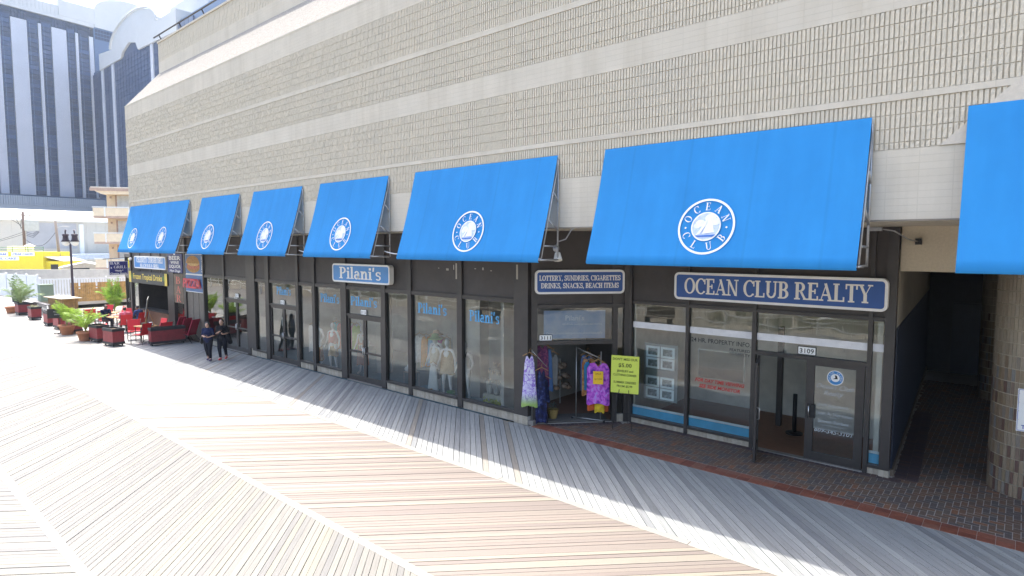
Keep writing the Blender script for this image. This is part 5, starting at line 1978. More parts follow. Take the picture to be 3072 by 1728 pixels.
# ------------------------------------------------------------------ people
M_SKIN = mat('skin', (.52, .31, .22), .5, .4, var=.06)
M_SKIN2 = mat('skin_deep', (.22, .12, .08), .5, .4, var=.06)
M_HAIR = mat('dark_hair', (.012, .010, .010), .45, .5)
M_NAVYT = mat('navy_shirt', (.014, .02, .06), .85, .2)
M_BLACKT = mat('black_shirt', (.010, .010, .014), .85, .2)
M_PANTS = mat('dark_trousers', (.009, .010, .018), .85, .2)

def hand(q, wrist, d, palm, sc=1.0):
    """adds a palm and five bent fingers to a mesh; d: pointing, palm: palm-side normal"""
    d = Vector(d).normalized()
    n = Vector(palm).normalized()
    s = d.cross(n).normalized()
    w = Vector(wrist)
    _capsule(q, w, .022 * sc, w + d * .07 * sc, .03 * sc, 8)
    for k, (o, ln) in enumerate(((-.028, .06), (-.01, .07), (.008, .066), (.025, .05))):
        b = w + d * .08 * sc + s * o * sc
        m = b + (d * .7 + n * .5).normalized() * ln * .55 * sc
        e = m + (d * .2 + n).normalized() * ln * .45 * sc
        q.tube([b, m, e], .0085 * sc, 6)
    b = w + d * .03 * sc - s * .028 * sc
    m = b + (d * .5 - s * .8 + n * .3).normalized() * .035 * sc
    e = m + (d * .8 + n * .4).normalized() * .03 * sc
    q.tube([b, m, e], .0095 * sc, 6)

def head(q, c, f, sc=1.0, hair_only=False):
    """ellipsoid skull with nose, ears, chin; f = facing (unit, xy)"""
    pass

def person(label, loc, rot, joints, shirt, trousers, skin_m, shoes, hair, sleeve=.5, extra=None, scale=1.0):
    """joints: dict of points in the person's frame (facing -y)"""
    t = thing('person', label, 'person', loc, rot)
    t.scale = (scale,) * 3
    J = {k: Vector(v) for k, v in joints.items()}
    H_ = J['head']
    body = [('e', H_, (.075, .095, .11)), ((H_.x, H_.y - .02, H_.z - .06), .055, (H_.x, H_.y - .045, H_.z - .085), .035), (H_ + Vector((0, .015, -.07)), .05, J['neck'], .05),
            (H_ + Vector((0, -.09, -.0)), .014, H_ + Vector((0, -.108, -.03)), .016), (H_ + Vector((.078, .01, 0)), .014, H_ + Vector((.08, .015, -.03)), .012), (H_ + Vector((-.078, .01, 0)), .014, H_ + Vector((-.08, .015, -.03)), .012),
            (J['neck'], .06, J['chest'], .12), (J['chest'], .13, J['hip'], .13), (J['shl'], .05, J['shr'], .05)]
    for s in 'lr':
        body += [(J['sh' + s], .048, J['el' + s], .038), (J['el' + s], .037, J['wr' + s], .026), (J['hp' + s], .09, J['kn' + s], .058), (J['kn' + s], .055, J['an' + s], .036), (J['an' + s], .036, J['to' + s], .03)]
    b = skin(body, .013, 3)
    for s in 'lr':
        hand(b, J['wr' + s], J['ha' + s] - J['wr' + s], joints.get('palm' + s, (0, 0, 1)))
    bd = part('body', b, skin_m, t, smooth=True)
    q = MB()
    for sx in (-1, 1):
        q.sphere(tuple(H_ + Vector((sx * .03, -.088, .012))), (.012, .008, .007), 8, 5)
    part('eyes', q, M_BLACK, t)
    q = MB().sphere(tuple(H_ + Vector((0, -.093, -.055))), (.022, .008, .007), 8, 5)
    part('mouth', q, mat('lips', (.25, .08, .07), .5), t)
    sh = [(J['chest'] + Vector((0, 0, .09)), .125, J['hip'] + Vector((0, 0, -.06)), .15), (J['shl'], .075, J['shr'], .075), (J['chest'] + Vector((.05, -.03, 0)), .115, J['chest'] + Vector((-.05, -.03, 0)), .115), (J['hip'] + Vector((.05, 0, 0)), .13, J['hip'] + Vector((-.05, 0, 0)), .13)]
    for s in 'lr':
        sh.append((J['sh' + s], .065, J['sh' + s].lerp(J['el' + s], sleeve * 1.6 if sleeve < .6 else 1.0), .06))
    part('shirt', skin(sh, .015, 3), shirt, t, smooth=True)
    tr = [(J['hip'] + Vector((.05, .01, -.1)), .135, J['hip'] + Vector((-.05, .01, -.1)), .135)]
    for s in 'lr':
        tr += [(J['hp' + s], .112, J['kn' + s], .078), (J['kn' + s], .074, J['an' + s] + Vector((0, 0, .05)), .054)]
    part('trousers', skin(tr, .016, 3), trousers, t, smooth=True)
    for s in 'lr':
        part('shoe', skin([(J['an' + s] + Vector((0, .03, -.035)), .042, J['to' + s], .04), (J['an' + s], .045, J['an' + s] + Vector((0, .03, -.04)), .045)], .013, 2), shoes, t, smooth=True)
    part('hair', skin(hair(H_), .014, 2), M_HAIR, t, smooth=True)
    if extra:
        extra(t, J)
    return t
J0 = dict(head=(0, -.03, 1.47), neck=(0, .01, 1.32), chest=(0, .01, 1.16), hip=(0, .0, .9), shl=(.155, .01, 1.27), shr=(-.155, .01, 1.27),
          ell=(.215, .03, 1.03), elr=(-.215, .03, 1.03), wrl=(.10, -.2, .99), wrr=(-.06, -.22, 1.02), hal=(.03, -.26, 1.0), har=(0, -.27, 1.03),
          hpl=(.085, 0, .84), hpr=(-.085, 0, .84), knl=(.085, -.08, .45), knr=(-.08, .05, .46), anl=(.08, -.02, .08), anr=(-.075, .2, .1), tol=(.085, -.15, .04), tor=(-.08, .09, .04))
def long_hair(h):
    return [('e', h + Vector((0, .025, .025)), (.095, .10, .115)), (h + Vector((.06, .04, 0)), .055, h + Vector((.09, .03, -.24)), .045), (h + Vector((-.06, .04, 0)), .055, h + Vector((-.09, .03, -.24)), .045), (h + Vector((0, .07, 0)), .07, h + Vector((0, .09, -.28)), .06)]
def tied_hair(h):
    return [('e', h + Vector((0, .03, .03)), (.086, .09, .105)), (h + Vector((0, .1, .05)), .045, h + Vector((0, .13, .0)), .035)]
def short_hair(h):
    return [('e', h + Vector((0, .025, .035)), (.082, .088, .095))]
M_PHONE = mat('phone', (.02, .02, .025), .2, .6)
def phone(t, J):
    part('phone', MB().box(-.035, .035, -.005, .005, -.06, .06, Matrix.Translation(J['har'] + Vector((.01, -.02, .02))) @ Matrix.Rotation(.9, 4, 'X')), M_PHONE, t)
def phone_bag(t, J):
    phone(t, J)
    q = MB().sphere((-.26, .06, .82), (.06, .12, .14), 10, 8)
    q.tube([(-.22, .05, .95), (-.14, .05, 1.3)], .012, 5)
    part('bag', q, M_BLACK, t, smooth=True)
def phone_jacket(t, J):
    phone(t, J)
    part('jacket', skin([((.24, .02, 1.0), .07, (.3, .04, .7), .09), ((.2, -.05, .98), .06, (.28, .0, .75), .08)], .02, 3), M_BLACKT, t, smooth=True)
face = math.atan2(-(0 + 24.9), -(0 - 10.2))
def rot_to(x, y, tx, ty):
    """z-rotation that turns a figure facing -y towards (tx, ty)"""
    return math.atan2(ty - y, tx - x) + math.pi / 2
J1 = dict(J0)
person('walking person in navy top and purple shoes looking at a phone', (-24.95, 10.15, 0), rot_to(-24.95, 10.15, -15, 2), J1, M_NAVYT, M_PANTS, M_SKIN, mat('purple_shoe', (.10, .07, .16), .6), long_hair, .5, phone_bag, 1.0)
J2 = dict(J0)
J2.update(head=(.01, -.05, 1.52), neck=(0, .01, 1.37), chest=(0, .01, 1.2), shl=(.155, .01, 1.31), shr=(-.155, .01, 1.31), ell=(.22, .04, 1.07), elr=(-.22, .03, 1.06), wrl=(.14, -.2, 1.06), wrr=(-.03, -.21, 1.16), hal=(.1, -.27, 1.08), har=(.03, -.26, 1.19),
          knl=(.085, .05, .47), knr=(-.08, -.09, .47), anl=(.08, .2, .1), anr=(-.075, -.02, .08), tol=(.085, .09, .04), tor=(-.08, -.15, .04))
person('walking person in black shirt and red shoes holding a phone', (-24.75, 10.62, 0), rot_to(-24.75, 10.62, -15, 2), J2, M_BLACKT, M_PANTS, M_SKIN, mat('red_shoe', (.62, .06, .07), .6), tied_hair, .5, phone_jacket, 1.02)
JS = dict(head=(0, -.08, 1.22), neck=(0, -.01, 1.08), chest=(0, .02, .92), hip=(0, .05, .6), shl=(.19, .0, 1.02), shr=(-.19, .0, 1.02), ell=(.25, -.08, .78), elr=(-.25, -.08, .78), wrl=(.14, -.32, .78), wrr=(-.14, -.32, .78), hal=(.08, -.38, .79), har=(-.08, -.38, .79),
          hpl=(.1, 0, .54), hpr=(-.1, 0, .54), knl=(.13, -.42, .5), knr=(-.13, -.42, .5), anl=(.13, -.38, .09), anr=(-.13, -.38, .09), tol=(.14, -.52, .04), tor=(-.14, -.52, .04))
person('seated person in pink shirt and grey cap seen from behind', (-36.6, 10.65, 0), rot_to(-36.6, 10.65, -38.4, 10.75), JS, mat('pink_shirt', (.55, .16, .22), .85), mat('khaki', (.16, .13, .09), .85), M_SKIN, M_BLACK, short_hair, .5)
person('seated person in blue shirt beside the deli pillar', (-37.1, 11.45, 0), rot_to(-37.1, 11.45, -38.3, 10.9), JS, mat('blue_shirt', (.02, .06, .19), .85), M_PANTS, M_SKIN2, M_BLACK, short_hair, .5)
person('seated person in dark shirt facing across the patio table', (-39.0, 10.4, 0), rot_to(-39.0, 10.4, -37, 10.7), JS, M_NAVYT, M_PANTS, M_SKIN2, M_BLACK, short_hair, .5)
JB = dict(J0)
JB.update(wrl=(.15, -.3, 1.0), wrr=(-.15, -.3, 1.0), hal=(.15, -.38, 1.0), har=(-.15, -.38, 1.0))
person('dark clothed bartender standing behind the deli counter', (-34.7, 13.2, 0), rot_to(-34.7, 13.2, -34, 10), JB, M_BLACKT, M_PANTS, M_SKIN2, M_BLACK, short_hair, .5)
person('walker in dark coat on the seaward side of the boardwalk', (-19.3, -2.2, 0), rot_to(-19.3, -2.2, -30, -2.2), J0, M_NAVYT, M_PANTS, M_SKIN, M_BLACK, short_hair, 1.0)
# ------------------------------------------------------------------ patio in front of the deli
M_PLRED = mat('planter_red', (.24, .030, .035), .55, .4, var=.15, vscale=6, rand=.08)
M_PLBLK = mat('planter_black', (.022, .022, .024), .6, .4)
M_SOIL = mat('potting_soil', (.10, .075, .05), .95, .1, var=.4, vscale=20, bump=.8, bscale=30)
M_TERRA = mat('terracotta', (.42, .18, .10), .75, .3, var=.12, vscale=8)
M_SLING = mat('red_sling', (.72, .05, .06), .6, .3, var=.08, vscale=12, transl=.15)
M_CHAIRF = mat('chair_frame', (.03, .018, .018), .45, .5)
M_TABLE = mat('table_wood', (.52, .32, .14), .5, .4, var=.2, vscale=8)

def planter(label, x, y, w, d, rot=0.0, hgt=.66, grp='red and black planters along the patio'):
    t = thing('planter', label, 'planter', (x, y, 0), rot, grp)
    part('panel', MB().box(-w / 2, w / 2, -d / 2, d / 2, .2, hgt + .04), M_PLRED, t)
    q = MB()
    for a, b, c, e in ((-w / 2 - .02, w / 2 + .02, -d / 2 - .02, -d / 2 + .03), (-w / 2 - .02, w / 2 + .02, d / 2 - .03, d / 2 + .02), (-w / 2 - .02, -w / 2 + .03, -d / 2 + .03, d / 2 - .03), (w / 2 - .03, w / 2 + .02, -d / 2 + .03, d / 2 - .03)):
        q.box(a, b, c, e, hgt + .04, hgt + .17)
    part('rim', q, M_PLBLK, t)
    part('plinth', MB().box(-w / 2 - .015, w / 2 + .015, -d / 2 - .015, d / 2 + .015, .09, .2), M_PLBLK, t)
    part('soil', MB().box(-w / 2 + .03, w / 2 - .03, -d / 2 + .03, d / 2 - .03, hgt, hgt + .10), M_SOIL, t)
    for sx in (-1, 1):
        for sy in (-1, 1):
            part('castor', MB().lathe([(.045, -.02), (.045, .02)], 10, Matrix.Translation((sx * (w / 2 - .1), sy * (d / 2 - .06), .045)) @ Matrix.Rotation(math.pi / 2, 4, 'X')), M_BLACK, t)
    return t
planter('nearest square red planter beside the wide patio chairs', -32.15, 8.85, .95, .5, R_(8))
planter('red planter just left of the nearest one, palm pot behind', -34.0, 8.75, .95, .5, R_(5))
planter('red planter behind the large terracotta pot', -38.6, 8.8, .95, .5, R_(4))
planter('red planter under the black menu board', -40.8, 8.72, .95, .5, R_(2))
planter('red planter in front of the wooden bar counter', -43.0, 8.72, .95, .5, 0)
planter('red planter with low pale flowers left of the bar stools', -47.1, 8.75, .95, .5, 0)
planter('farthest red planter holding a feathery palm at left', -51.1, 8.85, 1.1, .6, 0)
planter('long low red planter closing the patio beside the two walkers', -30.65, 10.62, .45, 1.45, R_(-4))
planter('small red box behind the bar stools', -52.2, 9.6, .4, .4, 0, .5)
def pot(label, x, y, s=1.0):
    t = thing('flower_pot', label, 'pot', (x, y, 0))
    t.scale = (s,) * 3
    part('pot', MB().lathe([(.24, 0), (.34, .42), (.38, .42), (.39, .52), (.35, .52), (.33, .44)], 20, cap=False), M_TERRA, t, smooth=True)
    part('soil', MB().lathe([(.0001, .45), (.33, .46)], 18, cap=False), M_SOIL, t)
    return t
pot('large terracotta pot standing in front of the red planters', -37.9, 8.35)
pot('terracotta pot half hidden behind the second red planter', -34.75, 8.35, .9)
pot('terracotta pot beside the farthest planter', -52.6, 8.5, .9)

M_PALM = mat('palm_leaf', (.26, .40, .06), .5, .4, var=.35, vscale=5, transl=.35)
M_PALM2 = mat('pale_palm_leaf', (.22, .30, .13), .55, .4, var=.35, vscale=5, transl=.3)
M_STEM = mat('palm_stem', (.22, .24, .07), .6, .3, var=.3, vscale=8)
def palm(label, x, y, z0, hgt, spread, nf, m, seed, group='potted palms on the patio'):
    r = random.Random(seed)
    t = thing('palm_plant', label, 'palm', (x, y, z0), group=group)
    lf, st = MB(), MB()
    for k in range(nf):
        az = 2.4 * k + r.uniform(-.4, .4)
        lean = r.uniform(.25, 1.0) * spread
        hh = hgt * r.uniform(.62, 1.0) * (1.1 - .25 * lean / max(spread, .01))
        pts = []
        n = 12
        for i in range(n + 1):
            u = i / n
            out = lean * (u ** 1.7)
            zz = hh * (u - .32 * lean * u ** 3.2)
            pts.append(Vector((math.cos(az) * out, math.sin(az) * out, zz)))
        st.tube(pts, .016, 4, False, .004)
        for i in range(4, n + 1):
            d = (pts[i] - pts[i - 1]).normalized()
            side = d.cross(Vector((0, 0, 1)))
            if side.length < .05:
                side = Vector((math.sin(az), -math.cos(az), 0))
            side.normalize()
            u = i / n
            ln = .36 * hgt / 1.6 * math.sin(math.pi * min(1, .15 + .85 * (u - .3) / .75)) + .05
            for sd in (-1, 1):
                for hlf in (0, .5):
                    b = pts[i - 1].lerp(pts[i], hlf)
                    dr = (side * sd * .8 + d * .75 + Vector((0, 0, r.uniform(-.25, .15)))).normalized()
                    w = d * .022 * hgt / 1.6
                    mid = b + dr * ln * .55
                    tip = b + dr * ln + Vector((0, 0, -.22 * ln))
                    lf.add([tuple(b), tuple(mid + w), tuple(tip), tuple(mid - w)], [(0, 1, 2, 3)])
    part('crown', lf, m, t)
    part('trunk', st, M_STEM, t)
    return t
palm('bright green palm in the large terracotta pot', -37.9, 8.35, .44, 1.75, .85, 13, M_PALM, 3)
palm('wide bright palm with arching fronds behind the second planter', -34.75, 8.4, .4, 1.75, 1.1, 14, M_PALM, 5)
palm('dense green palm by the deli side doors', -44.2, 12.3, .3, 2.6, 1.0, 16, M_PALM, 8)
palm('feathery grey green palm in the farthest planter at left', -51.2, 8.8, .5, 2.5, 1.35, 13, M_PALM2, 11)
q = MB()
for k in range(120):
    p = Vector((rnd.uniform(-.4, .4), rnd.uniform(-.2, .2), rnd.uniform(0, .14)))
    q.add([tuple(p + Vector([rnd.uniform(-.05, .05) for _ in range(3)])) for _ in range(3)], [(0, 1, 2)])
single('flower_bed', q, mat('pale_flowers', (.45, .44, .25), .8, var=.4, vscale=20), 'low pale flowers growing in the planter by the bar stools', 'flowers', (-47.1, 8.75, .76))

def sling_chair():
    t = thing('patio_chair', 'x', 'chair', (0, 0, 0), group='red sling patio chairs')
    w = .27
    part('seat', MB().box(-w, w, -.25, .25, .42, .45), M_SLING, t)
    bk = MB()
    for j in range(5):
        u = j / 4
        bk.v += [(-w, .24 + .14 * u, .46 + .52 * u), (w, .24 + .14 * u, .46 + .52 * u)]
    for j in range(4):
        bk.f.append((2 * j, 2 * j + 1, 2 * j + 3, 2 * j + 2))
    n = len(bk.v)
    bk.v += [(a, b + .02, c) for a, b, c in bk.v[:n]]
    bk.f += [(f[0] + n, f[3] + n, f[2] + n, f[1] + n) for f in bk.f[:4]] + [(8, 9, 9 + n, 8 + n), (0, n, n + 1, 1)]
    part('backrest', bk, M_SLING, t)
    for sx in (-1, 1):
        x = sx * (w + .02)
        part('leg', MB().tube([(x, -.28, 0), (x, -.26, .64)], .014, 6), M_CHAIRF, t, smooth=True)
        part('leg', MB().tube([(x, .36, 0), (x, .24, .44), (x, .4, 1.0)], .014, 6), M_CHAIRF, t, smooth=True)
        part('armrest', MB().tube([(x, -.27, .64), (x, .3, .64)], .018, 6), M_CHAIRF, t, smooth=True)
        part('side_rail', MB().tube([(x, -.27, .43), (x, .26, .43)], .012, 6), M_CHAIRF, t, smooth=True)
    part('stretcher', MB().tube([(-w, -.27, .2), (w, -.27, .2)], .01, 6), M_CHAIRF, t, smooth=True)
    part('stretcher', MB().tube([(-w, .32, .2), (w, .32, .2)], .01, 6), M_CHAIRF, t, smooth=True)
    return t
CH = sling_chair()
chairs = [(-33.25, 10.05, R_(75), 'red sling chair left of the near patio table'), (-31.75, 9.85, R_(-60), 'red sling chair in front of the near patio table, nearest camera'),
          (-32.9, 10.95, R_(10), 'red sling chair behind the near patio table'), (-31.55, 10.75, R_(-80), 'red sling chair right of the near table behind the long planter'),
          (-36.55, 10.62, R_(-92), 'red sling chair under the person in pink'), (-37.1, 11.45, R_(-68), 'red sling chair under the person in blue'),
          (-37.4, 9.75, R_(170), 'empty red sling chair nearest the two palms'), (-39.1, 10.4, R_(85), 'red sling chair under the person in dark shirt'),
          (-39.6, 11.5, R_(30), 'empty red sling chair by the deli corner post'), (-41.3, 10.2, R_(-100), 'empty red sling chair behind the wide palm'),
          (-42.8, 11.4, R_(40), 'empty red sling chair beside the dense palm'), (-41.2, 11.6, R_(0), 'empty red sling chair near the deli side doors')]
for k, (x, y, r_, lb) in enumerate(chairs):
    if k == 0:
        CH.location = (x, y, 0)
        CH.rotation_euler = (0, 0, r_)
        CH['label'] = lb
    else:
        dup(CH, (x, y, 0), r_, lb)
# three reclining chairs against the pizza window
def lounge_chair(label, x, y, rot):
    t = thing('lounge_chair', label, 'chair', (x, y, 0), rot, 'three lounge chairs by the pizza window')
    part('backrest', MB().box(-.26, .26, -.02, .02, 0, .75, Matrix.Translation((0, .2, .42)) @ Matrix.Rotation(R_(-22), 4, 'X')), M_SLING2, t)
    part('seat', MB().box(-.26, .26, -.3, .25, -.02, .02, Matrix.Translation((0, 0, .42)) @ Matrix.Rotation(R_(-8), 4, 'X')), M_SLING2, t)
    for sx in (-1, 1):
        x_ = sx * .29
        part('leg', MB().tube([(x_, -.4, 0), (x_, -.3, .6), (x_, .1, .62)], .014, 6), M_BLACK, t, smooth=True)
        part('leg', MB().tube([(x_, .45, 0), (x_, .1, .4), (x_, -.3, .45)], .014, 6), M_BLACK, t, smooth=True)
    return t
M_SLING2 = mat('crimson_cushion', (.36, .02, .05), .7, .3, var=.1)
lounge_chair('crimson lounge chair, leftmost of three by the pizza window', -32.05, 11.5, R_(-62))
lounge_chair('crimson lounge chair, middle of three by the pizza window', -31.3, 11.45, R_(-62))
lounge_chair('crimson lounge chair, rightmost of three by the pizza window', -30.5, 11.5, R_(-62))
def table(label, x, y, rot=0.0):
    t = thing('patio_table', label, 'table', (x, y, 0), rot, 'square wooden patio tables')
    for k in range(5):
        part('plank', MB().box(-.4, .4, -.4 + k * .16, -.4 + k * .16 + .152, .71, .745), M_TABLE, t)
    for sx in (-1, 1):
        for sy in (-1, 1):
            part('leg', MB().tube([(sx * .34, sy * .34, 0), (sx * .34, sy * .34, .71)], .018, 6), M_CHAIRF, t, smooth=True)
    return t
table('near wooden patio table holding napkins and sauces', -32.5, 10.35, R_(10))
table('wooden patio table between the three seated people', -37.9, 10.65, R_(5))
table('empty wooden patio table behind the palms', -40.4, 10.9, 0)
c_ = thing('condiment_caddy', 'white napkin holder and sauce bottles on the near table', 'caddy', (-32.4, 10.5, .745))
part('tray', MB().box(-.15, .15, -.1, .1, 0, .03), M_BLACK, c_)
part('napkins', MB().box(-.02, .13, -.06, .06, .03, .17), M_WHITE, c_)
q = MB()
for k in range(3):
    q.lathe([(.028, .03), (.028, .14), (.01, .18)], 8, Matrix.Translation((-.11 + k * .04, -.05 + k * .05, 0)))
part('bottle', q, mat('sauce', (.10, .05, .10), .4), c_)
single('tumbler', MB().lathe([(.03, 0), (.04, .13)], 10), M_WHITE, 'white cup on the table between the seated people', 'cup', (-37.75, 10.45, .745))
# leaning menu on an easel at the deli, black menu board
t = thing('easel_menu', 'white menu card on a wooden easel leaning by the deli window', 'menu', (-35.2, 11.2, 0), R_(-25))
part('card', MB().box(-.28, .28, -.02, .0, .0, 1.0, Matrix.Translation((.05, 0, .95)) @ Matrix.Rotation(R_(14), 4, 'Y') @ Matrix.Rotation(R_(-10), 4, 'X')), mat('menu_card', (.62, .63, .60), .6, var=.25, vscale=14), t)
for a, b in (((-.3, -.1, 0), (.1, .1, 1.3)), ((.3, -.1, 0), (.1, .1, 1.3)), ((0, .5, 0), (.08, .12, 1.3))):
    part('easel_leg', MB().tube([a, b], .018, 5), M_HANGW, t)
t = thing('menu_board', 'black chalk menu board on a post in front of the planters', 'board', (-38.6, 8.2, 0), R_(60))
part('board', MB().box(-.5, .5, -.02, .02, .85, 1.3), M_BLACK, t)
part('frame', MB().box(-.53, .53, -.012, .03, .82, 1.33), mat('board_frame', (.05, .03, .02), .5), t)
q = MB()
Mb = basis((0, -.024, 0), (1, 0, 0), (0, 0, 1))
letter(q, Mb @ Matrix.Translation((0, 1.14, 0)), 'Now Serving', .07, shear=.2)
letter(q, Mb @ Matrix.Translation((0, 1.0, 0)), 'BREAKFAST', .06)
part('lettering', q, mat('chalk', (.5, .5, .5), .9), t)
part('post', MB().tube([(0, .03, 0), (0, .03, .85)], .022, 6), M_CHAIRF, t)
q = MB().tube([(-.3, .03, .02), (.3, .03, .02)], .02, 6)
q.tube([(0, -.27, .02), (0, .33, .02)], .02, 6)
part('foot', q, M_CHAIRF, t)
# wooden bar with stools
t = thing('bar_counter', 'wooden board bar counter with pale top behind the planters', 'counter', (-50.2, 10.9, 0), R_(6))
M_BARB = mat('bar_board_wood', (.30, .17, .06), .6, .3, var=.25, vscale=6, rand=.2)
bb = MB().box(.005, .155, 0, .03, 0, 1.05).mesh('plank', M_BARB)
for k in range(17):
    obj('plank', bb, t, (-1.4 + k * .165, -.4, 0))
for k in range(5):
    obj('plank', bb, t, (1.4, -.4 + k * .165, 0), R_(90))
part('core', MB().box(-1.38, 1.38, -.36, .4, 0, 1.04), MATS['bar_wood'], t)
part('counter_top', MB().box(-1.6, 1.6, -.6, .6, 1.05, 1.1), mat('bar_top', (.62, .52, .38), .5), t)
def stool(label, x, y):
    t = thing('bar_stool', label, 'stool', (x, y, 0), group='dark bar stools at the counter')
    part('seat', MB().lathe([(.17, .7), (.19, .72), (.19, .76), (.15, .78)], 14), mat('stool_grey', (.16, .15, .15), .6), t)
    for k in range(4):
        a = math.pi / 4 + k * math.pi / 2
        part('leg', MB().tube([(.2 * math.cos(a), .2 * math.sin(a), 0), (.13 * math.cos(a), .13 * math.sin(a), .7)], .016, 5), MATS['stool_grey'], t)
    part('foot_ring', MB().tube([(.18 * math.cos(i * .6283), .18 * math.sin(i * .6283), .25) for i in range(11)], .01, 5, False), MATS['stool_grey'], t)
    return t
for k, x in enumerate((-48.9, -49.6, -50.3, -51.0, -51.7)):
    stool(['bar stool nearest the camera at the wooden counter', 'second bar stool from the camera at the counter', 'middle bar stool at the wooden counter', 'fourth bar stool from the camera at the counter', 'farthest bar stool at the wooden counter'][k], x, 9.75)
# street lamp with two hanging lanterns
t = thing('street_lamp', 'dark twin headed street lamp behind the bar counter', 'street lamp', (-55.6, 12.75, 0))
M_LAMP = mat('lamp_maroon', (.035, .018, .03), .45, .5)
part('pole', MB().lathe([(.16, 0), (.16, .3), (.1, .4), (.085, 2.5), (.07, 4.75)], 12), M_LAMP, t, smooth=True)
part('crossbar', MB().tube([(-.3, -.2, 5.0), (0, 0, 4.8), (.3, .2, 5.0)], .04, 6), M_LAMP, t, smooth=True)
for s in (-1, 1):
    cx, cy = s * .30, s * .22
    M_ = Matrix.Translation((cx, cy, 0))
    lh = part('lantern', MB().lathe([(.31, 4.93), (.2, 5.1), (.18, 5.34), (.24, 5.48), (.12, 5.53)], 14, M_), M_LAMP, t, smooth=True)
    part('globe', MB().sphere((cx, cy, 4.88), (.28, .28, .27), 14, 8), mat('lamp_globe', (.75, .75, .72), .3), lh, smooth=True)
    part('finial', MB().tube([(cx, cy, 5.5), (cx, cy, 5.66), (cx - s * .08, cy, 5.82), (cx - s * .16, cy, 5.74)], .05, 6), M_LAMP, lh, smooth=True)
# fences at the far end of the patio
M_VINYL = mat('white_vinyl', (.74, .75, .76), .45, .4, var=.03)
t = thing('wood_fence', 'golden wooden board fence behind the lamp post', 'fence', (-58.6, 13.3, 0), R_(83))
M_FENCE = mat('fence_wood', (.42, .24, .075), .65, .3, var=.3, vscale=5, rand=.18)
fm = MB().box(.003, .127, -.012, .012, .05, 1.6).mesh('board', M_FENCE)
fs_ = MB().box(.003, .127, -.012, .012, .05, 1.1).mesh('board', M_FENCE)
for k in range(44):
    obj('board', fs_ if k % 9 == 4 else fm, t, (k * .13, 0, 0))
part('rail', MB().box(0, 5.75, .013, .06, .4, .5), M_FENCE, t)
part('rail', MB().box(0, 5.75, .013, .06, 1.2, 1.3), M_FENCE, t)
def vinyl_fence(label, x0, y0, x1, y1, hgt, picket):
    ln = math.hypot(x1 - x0, y1 - y0)
    t = thing('vinyl_fence', label, 'fence', (x0, y0, 0), math.atan2(y1 - y0, x1 - x0))
    n = int(ln / 2.0)
    pm = MB().box(-.07, .07, -.07, .07, 0, hgt + .08)
    pm.lathe([(.1, hgt + .08), (.0001, hgt + .16)], 4)
    pm = pm.mesh('post', M_VINYL)
    for k in range(n + 1):
        obj('post', pm, t, (k * ln / n, 0, 0))
    for k in range(n):
        a, b = k * ln / n + .08, (k + 1) * ln / n - .08
        if not picket:
            m_ = int((b - a) / .3)
            for i in range(m_):
                part('panel', MB().box(a + i * (b - a) / m_ + .004, a + (i + 1) * (b - a) / m_ - .004, -.02, .02, .1, hgt - .08), M_VINYL, t)
        else:
            m_ = int((b - a) / .2)
            for i in range(m_):
                part('picket', MB().box(a + i * (b - a) / m_ + .03, a + i * (b - a) / m_ + .16, -.012, .012, .1, hgt - .1), M_VINYL, t)
        part('rail', MB().box(a, b, -.035, .035, hgt - .1, hgt), M_VINYL, t)
        part('rail', MB().box(a, b, -.035, .035, .05, .15), M_VINYL, t)
    return t
vinyl_fence('solid white vinyl fence at the far left', -64.0, 12.2, -77.0, 10.2, 2.05, False)
vinyl_fence('white vinyl picket fence behind the wooden board fence', -64.2, 12.4, -61.6, 21.5, 1.75, True)
single('utility_box', MB().box(-.45, .45, -.45, .45, 0, 1.35).box(-.5, .5, -.5, .5, 1.35, 1.4), mat('utility_green', (.17, .23, .17), .6), 'pale green utility cabinet by the white fence', 'cabinet', (-61.8, 12.3, 0))
single('waste_bin', MB().lathe([(.3, 0), (.34, .9), (.36, .92), (.36, 1.0), (.2, 1.1)], 14), mat('bin_navy', (.02, .022, .05), .6), 'dark round waste bin at the foot of the far left fence', 'bin', (-63.0, 10.6, 0), smooth=True)
t = thing('ramp_railing', 'grey pipe railing running in front of the white fence', 'railing', (-62.6, 12.0, 0), R_(172))
for z in (.35, .7, 1.05):
    part('rail', MB().tube([(0, 0, z), (6, 0, z)], .025, 6), M_GALV, t, smooth=True)
for k in range(5):
    part('post', MB().tube([(k * 1.5, 0, 0), (k * 1.5, 0, 1.05)], .025, 6), M_GALV, t, smooth=True)

# ------------------------------------------------------------------ seaward side: rail, dune fence, grass (seen in the shop glass)
t = thing('boardwalk_railing', 'white pipe railing along the seaward edge of the boardwalk', 'railing', (-75, -5.0, 0))
for z in (.45, .8, 1.1):
    part('rail', MB().tube([(0, 0, z), (88, 0, z)], .035, 6), M_WHITE, t, smooth=True)
pm = MB().tube([(0, 0, -.1), (0, 0, 1.12)], .035, 6).mesh('post', M_WHITE)
for k in range(37):
    obj('post', pm, t, (k * 2.4, 0, 0))
t = thing('dune_fence', 'weathered slat fence along the dunes', 'fence', (-80, -6.9, -.45))
M_SLAT = mat('grey_slat', (.36, .31, .25), .9, .2, var=.3, vscale=3)
q = MB()
x = 0
while x < 95:
    h_ = 1.35 + rnd.uniform(-.12, .1)
    lean = rnd.uniform(-.08, .08)
    y_ = .25 * math.sin(x * .25)
    q.add([(x, y_, 0), (x + .05, y_, 0), (x + .05 + lean, y_, h_), (x + lean, y_, h_)], [(0, 1, 2, 3)])
    x += .11
o = part('slats', q, M_SLAT, t, kind='stuff')
q = MB()
gr = random.Random(4)
